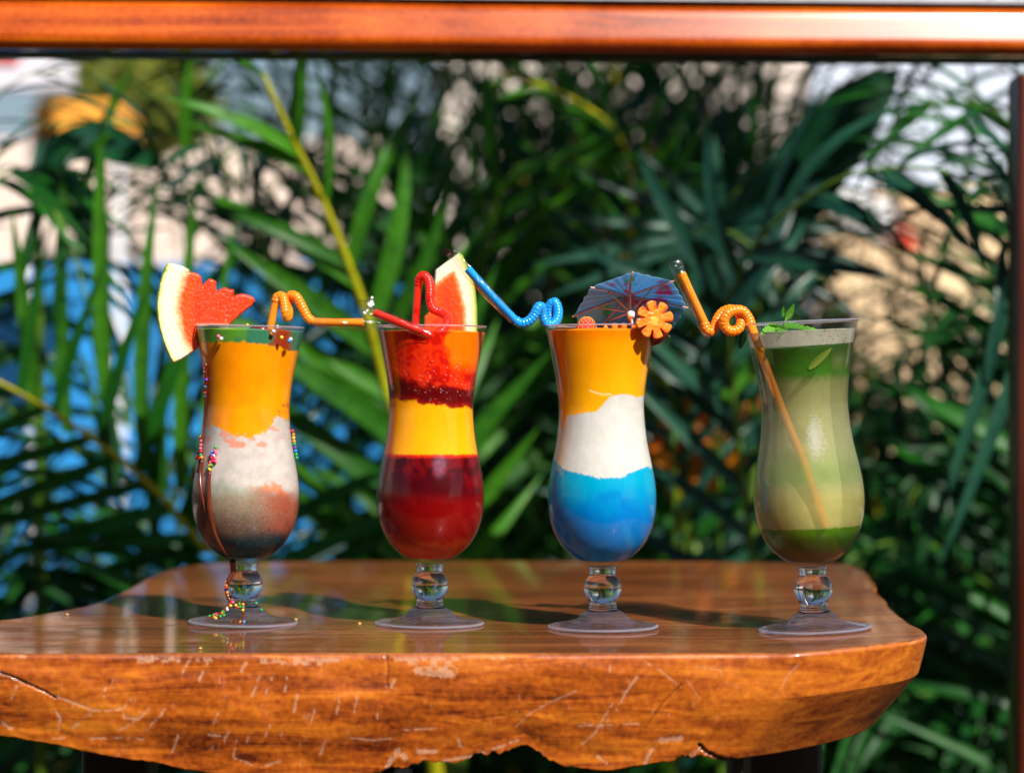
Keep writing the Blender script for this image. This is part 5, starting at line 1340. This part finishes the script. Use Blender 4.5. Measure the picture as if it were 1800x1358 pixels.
mk('board_body', V_, F_, vcol_mat('painted_board', .4, 0, .02), t, cols=Cc)
M['dark_big'] = leaf_mat('broad_dark_leaf', (.003, .03, .014), (.008, .06, .02), rough=.55, trans=.1, spec=.1)
def bigleaf(lab, pts, wid, nrm, mat='dark_big'):
    t = thing('broad_leaf_plant', lab, 'plant', (pts[0].x, pts[0].y, 0))
    path, L = smooth_path(pts, .02); n = len(path); vs = []; fs = []
    for i_, c in enumerate(path):
        u = i_ / (n - 1); T = (path[min(i_ + 1, n - 1)] - path[max(0, i_ - 1)]).normalized(); x = T.cross(Vector(nrm)).normalized(); z = x.cross(T)
        hw = wid * .5 * (math.sin(math.pi * u ** .8) ** .7 if 0 < u < 1 else .02)
        for s in (-1, -.5, 0, .5, 1): vs.append(c + x * hw * s + z * abs(s) * hw * .3 * (1 + .3 * math.sin(i_ * 1.7)))
    for i_ in range(n - 1):
        for k in range(4): fs.append((i_ * 5 + k, i_ * 5 + k + 1, i_ * 5 + 6 + k, i_ * 5 + 5 + k))
    mk('leaf', vs, fs, M[mat], t)
    mb = MB(); mb.tube([Vector((pts[0].x, pts[0].y + .05, 0)), pts[0] + Vector((0, .03, -.15)), pts[0], path[n // 2]], [.008, .006, .005, .002], 8); mb.build('stalk', M['rachis_green'], t)
bigleaf('broad dark leaf slanting up to the right behind the parasol', Q([(1330, 420, 2.75), (1400, 320, 2.7), (1480, 220, 2.68), (1580, 120, 2.7)]), .085, (.2, -1, .2))
bigleaf('broad dark leaf with a pointed tip at upper left', Q([(60, 300, 2.75), (120, 262, 2.72), (190, 258, 2.7), (240, 280, 2.68), (277, 298, 2.66)]), .055, (0, -.9, .5))
bigleaf('second broad dark leaf drooping at left', Q([(60, 290, 2.85), (110, 340, 2.82), (160, 400, 2.8), (180, 470, 2.8)]), .06, (.2, -1, .3))

# far at upper left: sign, awning
M['sign_white'] = simple('sign_white', (.75, .72, .8), .5)
t = thing('sign_panel', 'white panel with a red corner at the far upper left', 'sign', P(20, 140, 7.4))
mb = MB(); c, s = wallbox(-200, 126, 60, 158, 7.3, .06); mb.bbox(c, s, .01); mb.build('panel', M['sign_white'], t, smooth=False)
mb = MB(); c, s = wallbox(-200, 36, 70, 108, 7.28, .015); mb.bbox(c, s, .003); mb.build('red_band', M['redpaint'], t, smooth=False)
mb = MB(); c, s = wallbox(-100, -84, 158, 700, 7.34, .03, True); mb.bbox(c, s, .003); mb.build('pole', M['white'], t, smooth=False)
t = thing('awning', 'orange awning in front of the far cream wall at upper left', 'awning', P(120, 240, 7.7))
mb = MB(); c, s = wallbox(55, 215, 178, 250, 7.5, .35); mb.bbox(c, s, .02); mb.build('canopy', M['orangewall'], t, smooth=False)
for x in (60, 210):
    mb = MB(); q = P(x, 240, 7.55); mb.tube([Vector((q.x, 7.55, 0)), q], .015, 8); mb.build('pole', M['white'], t)
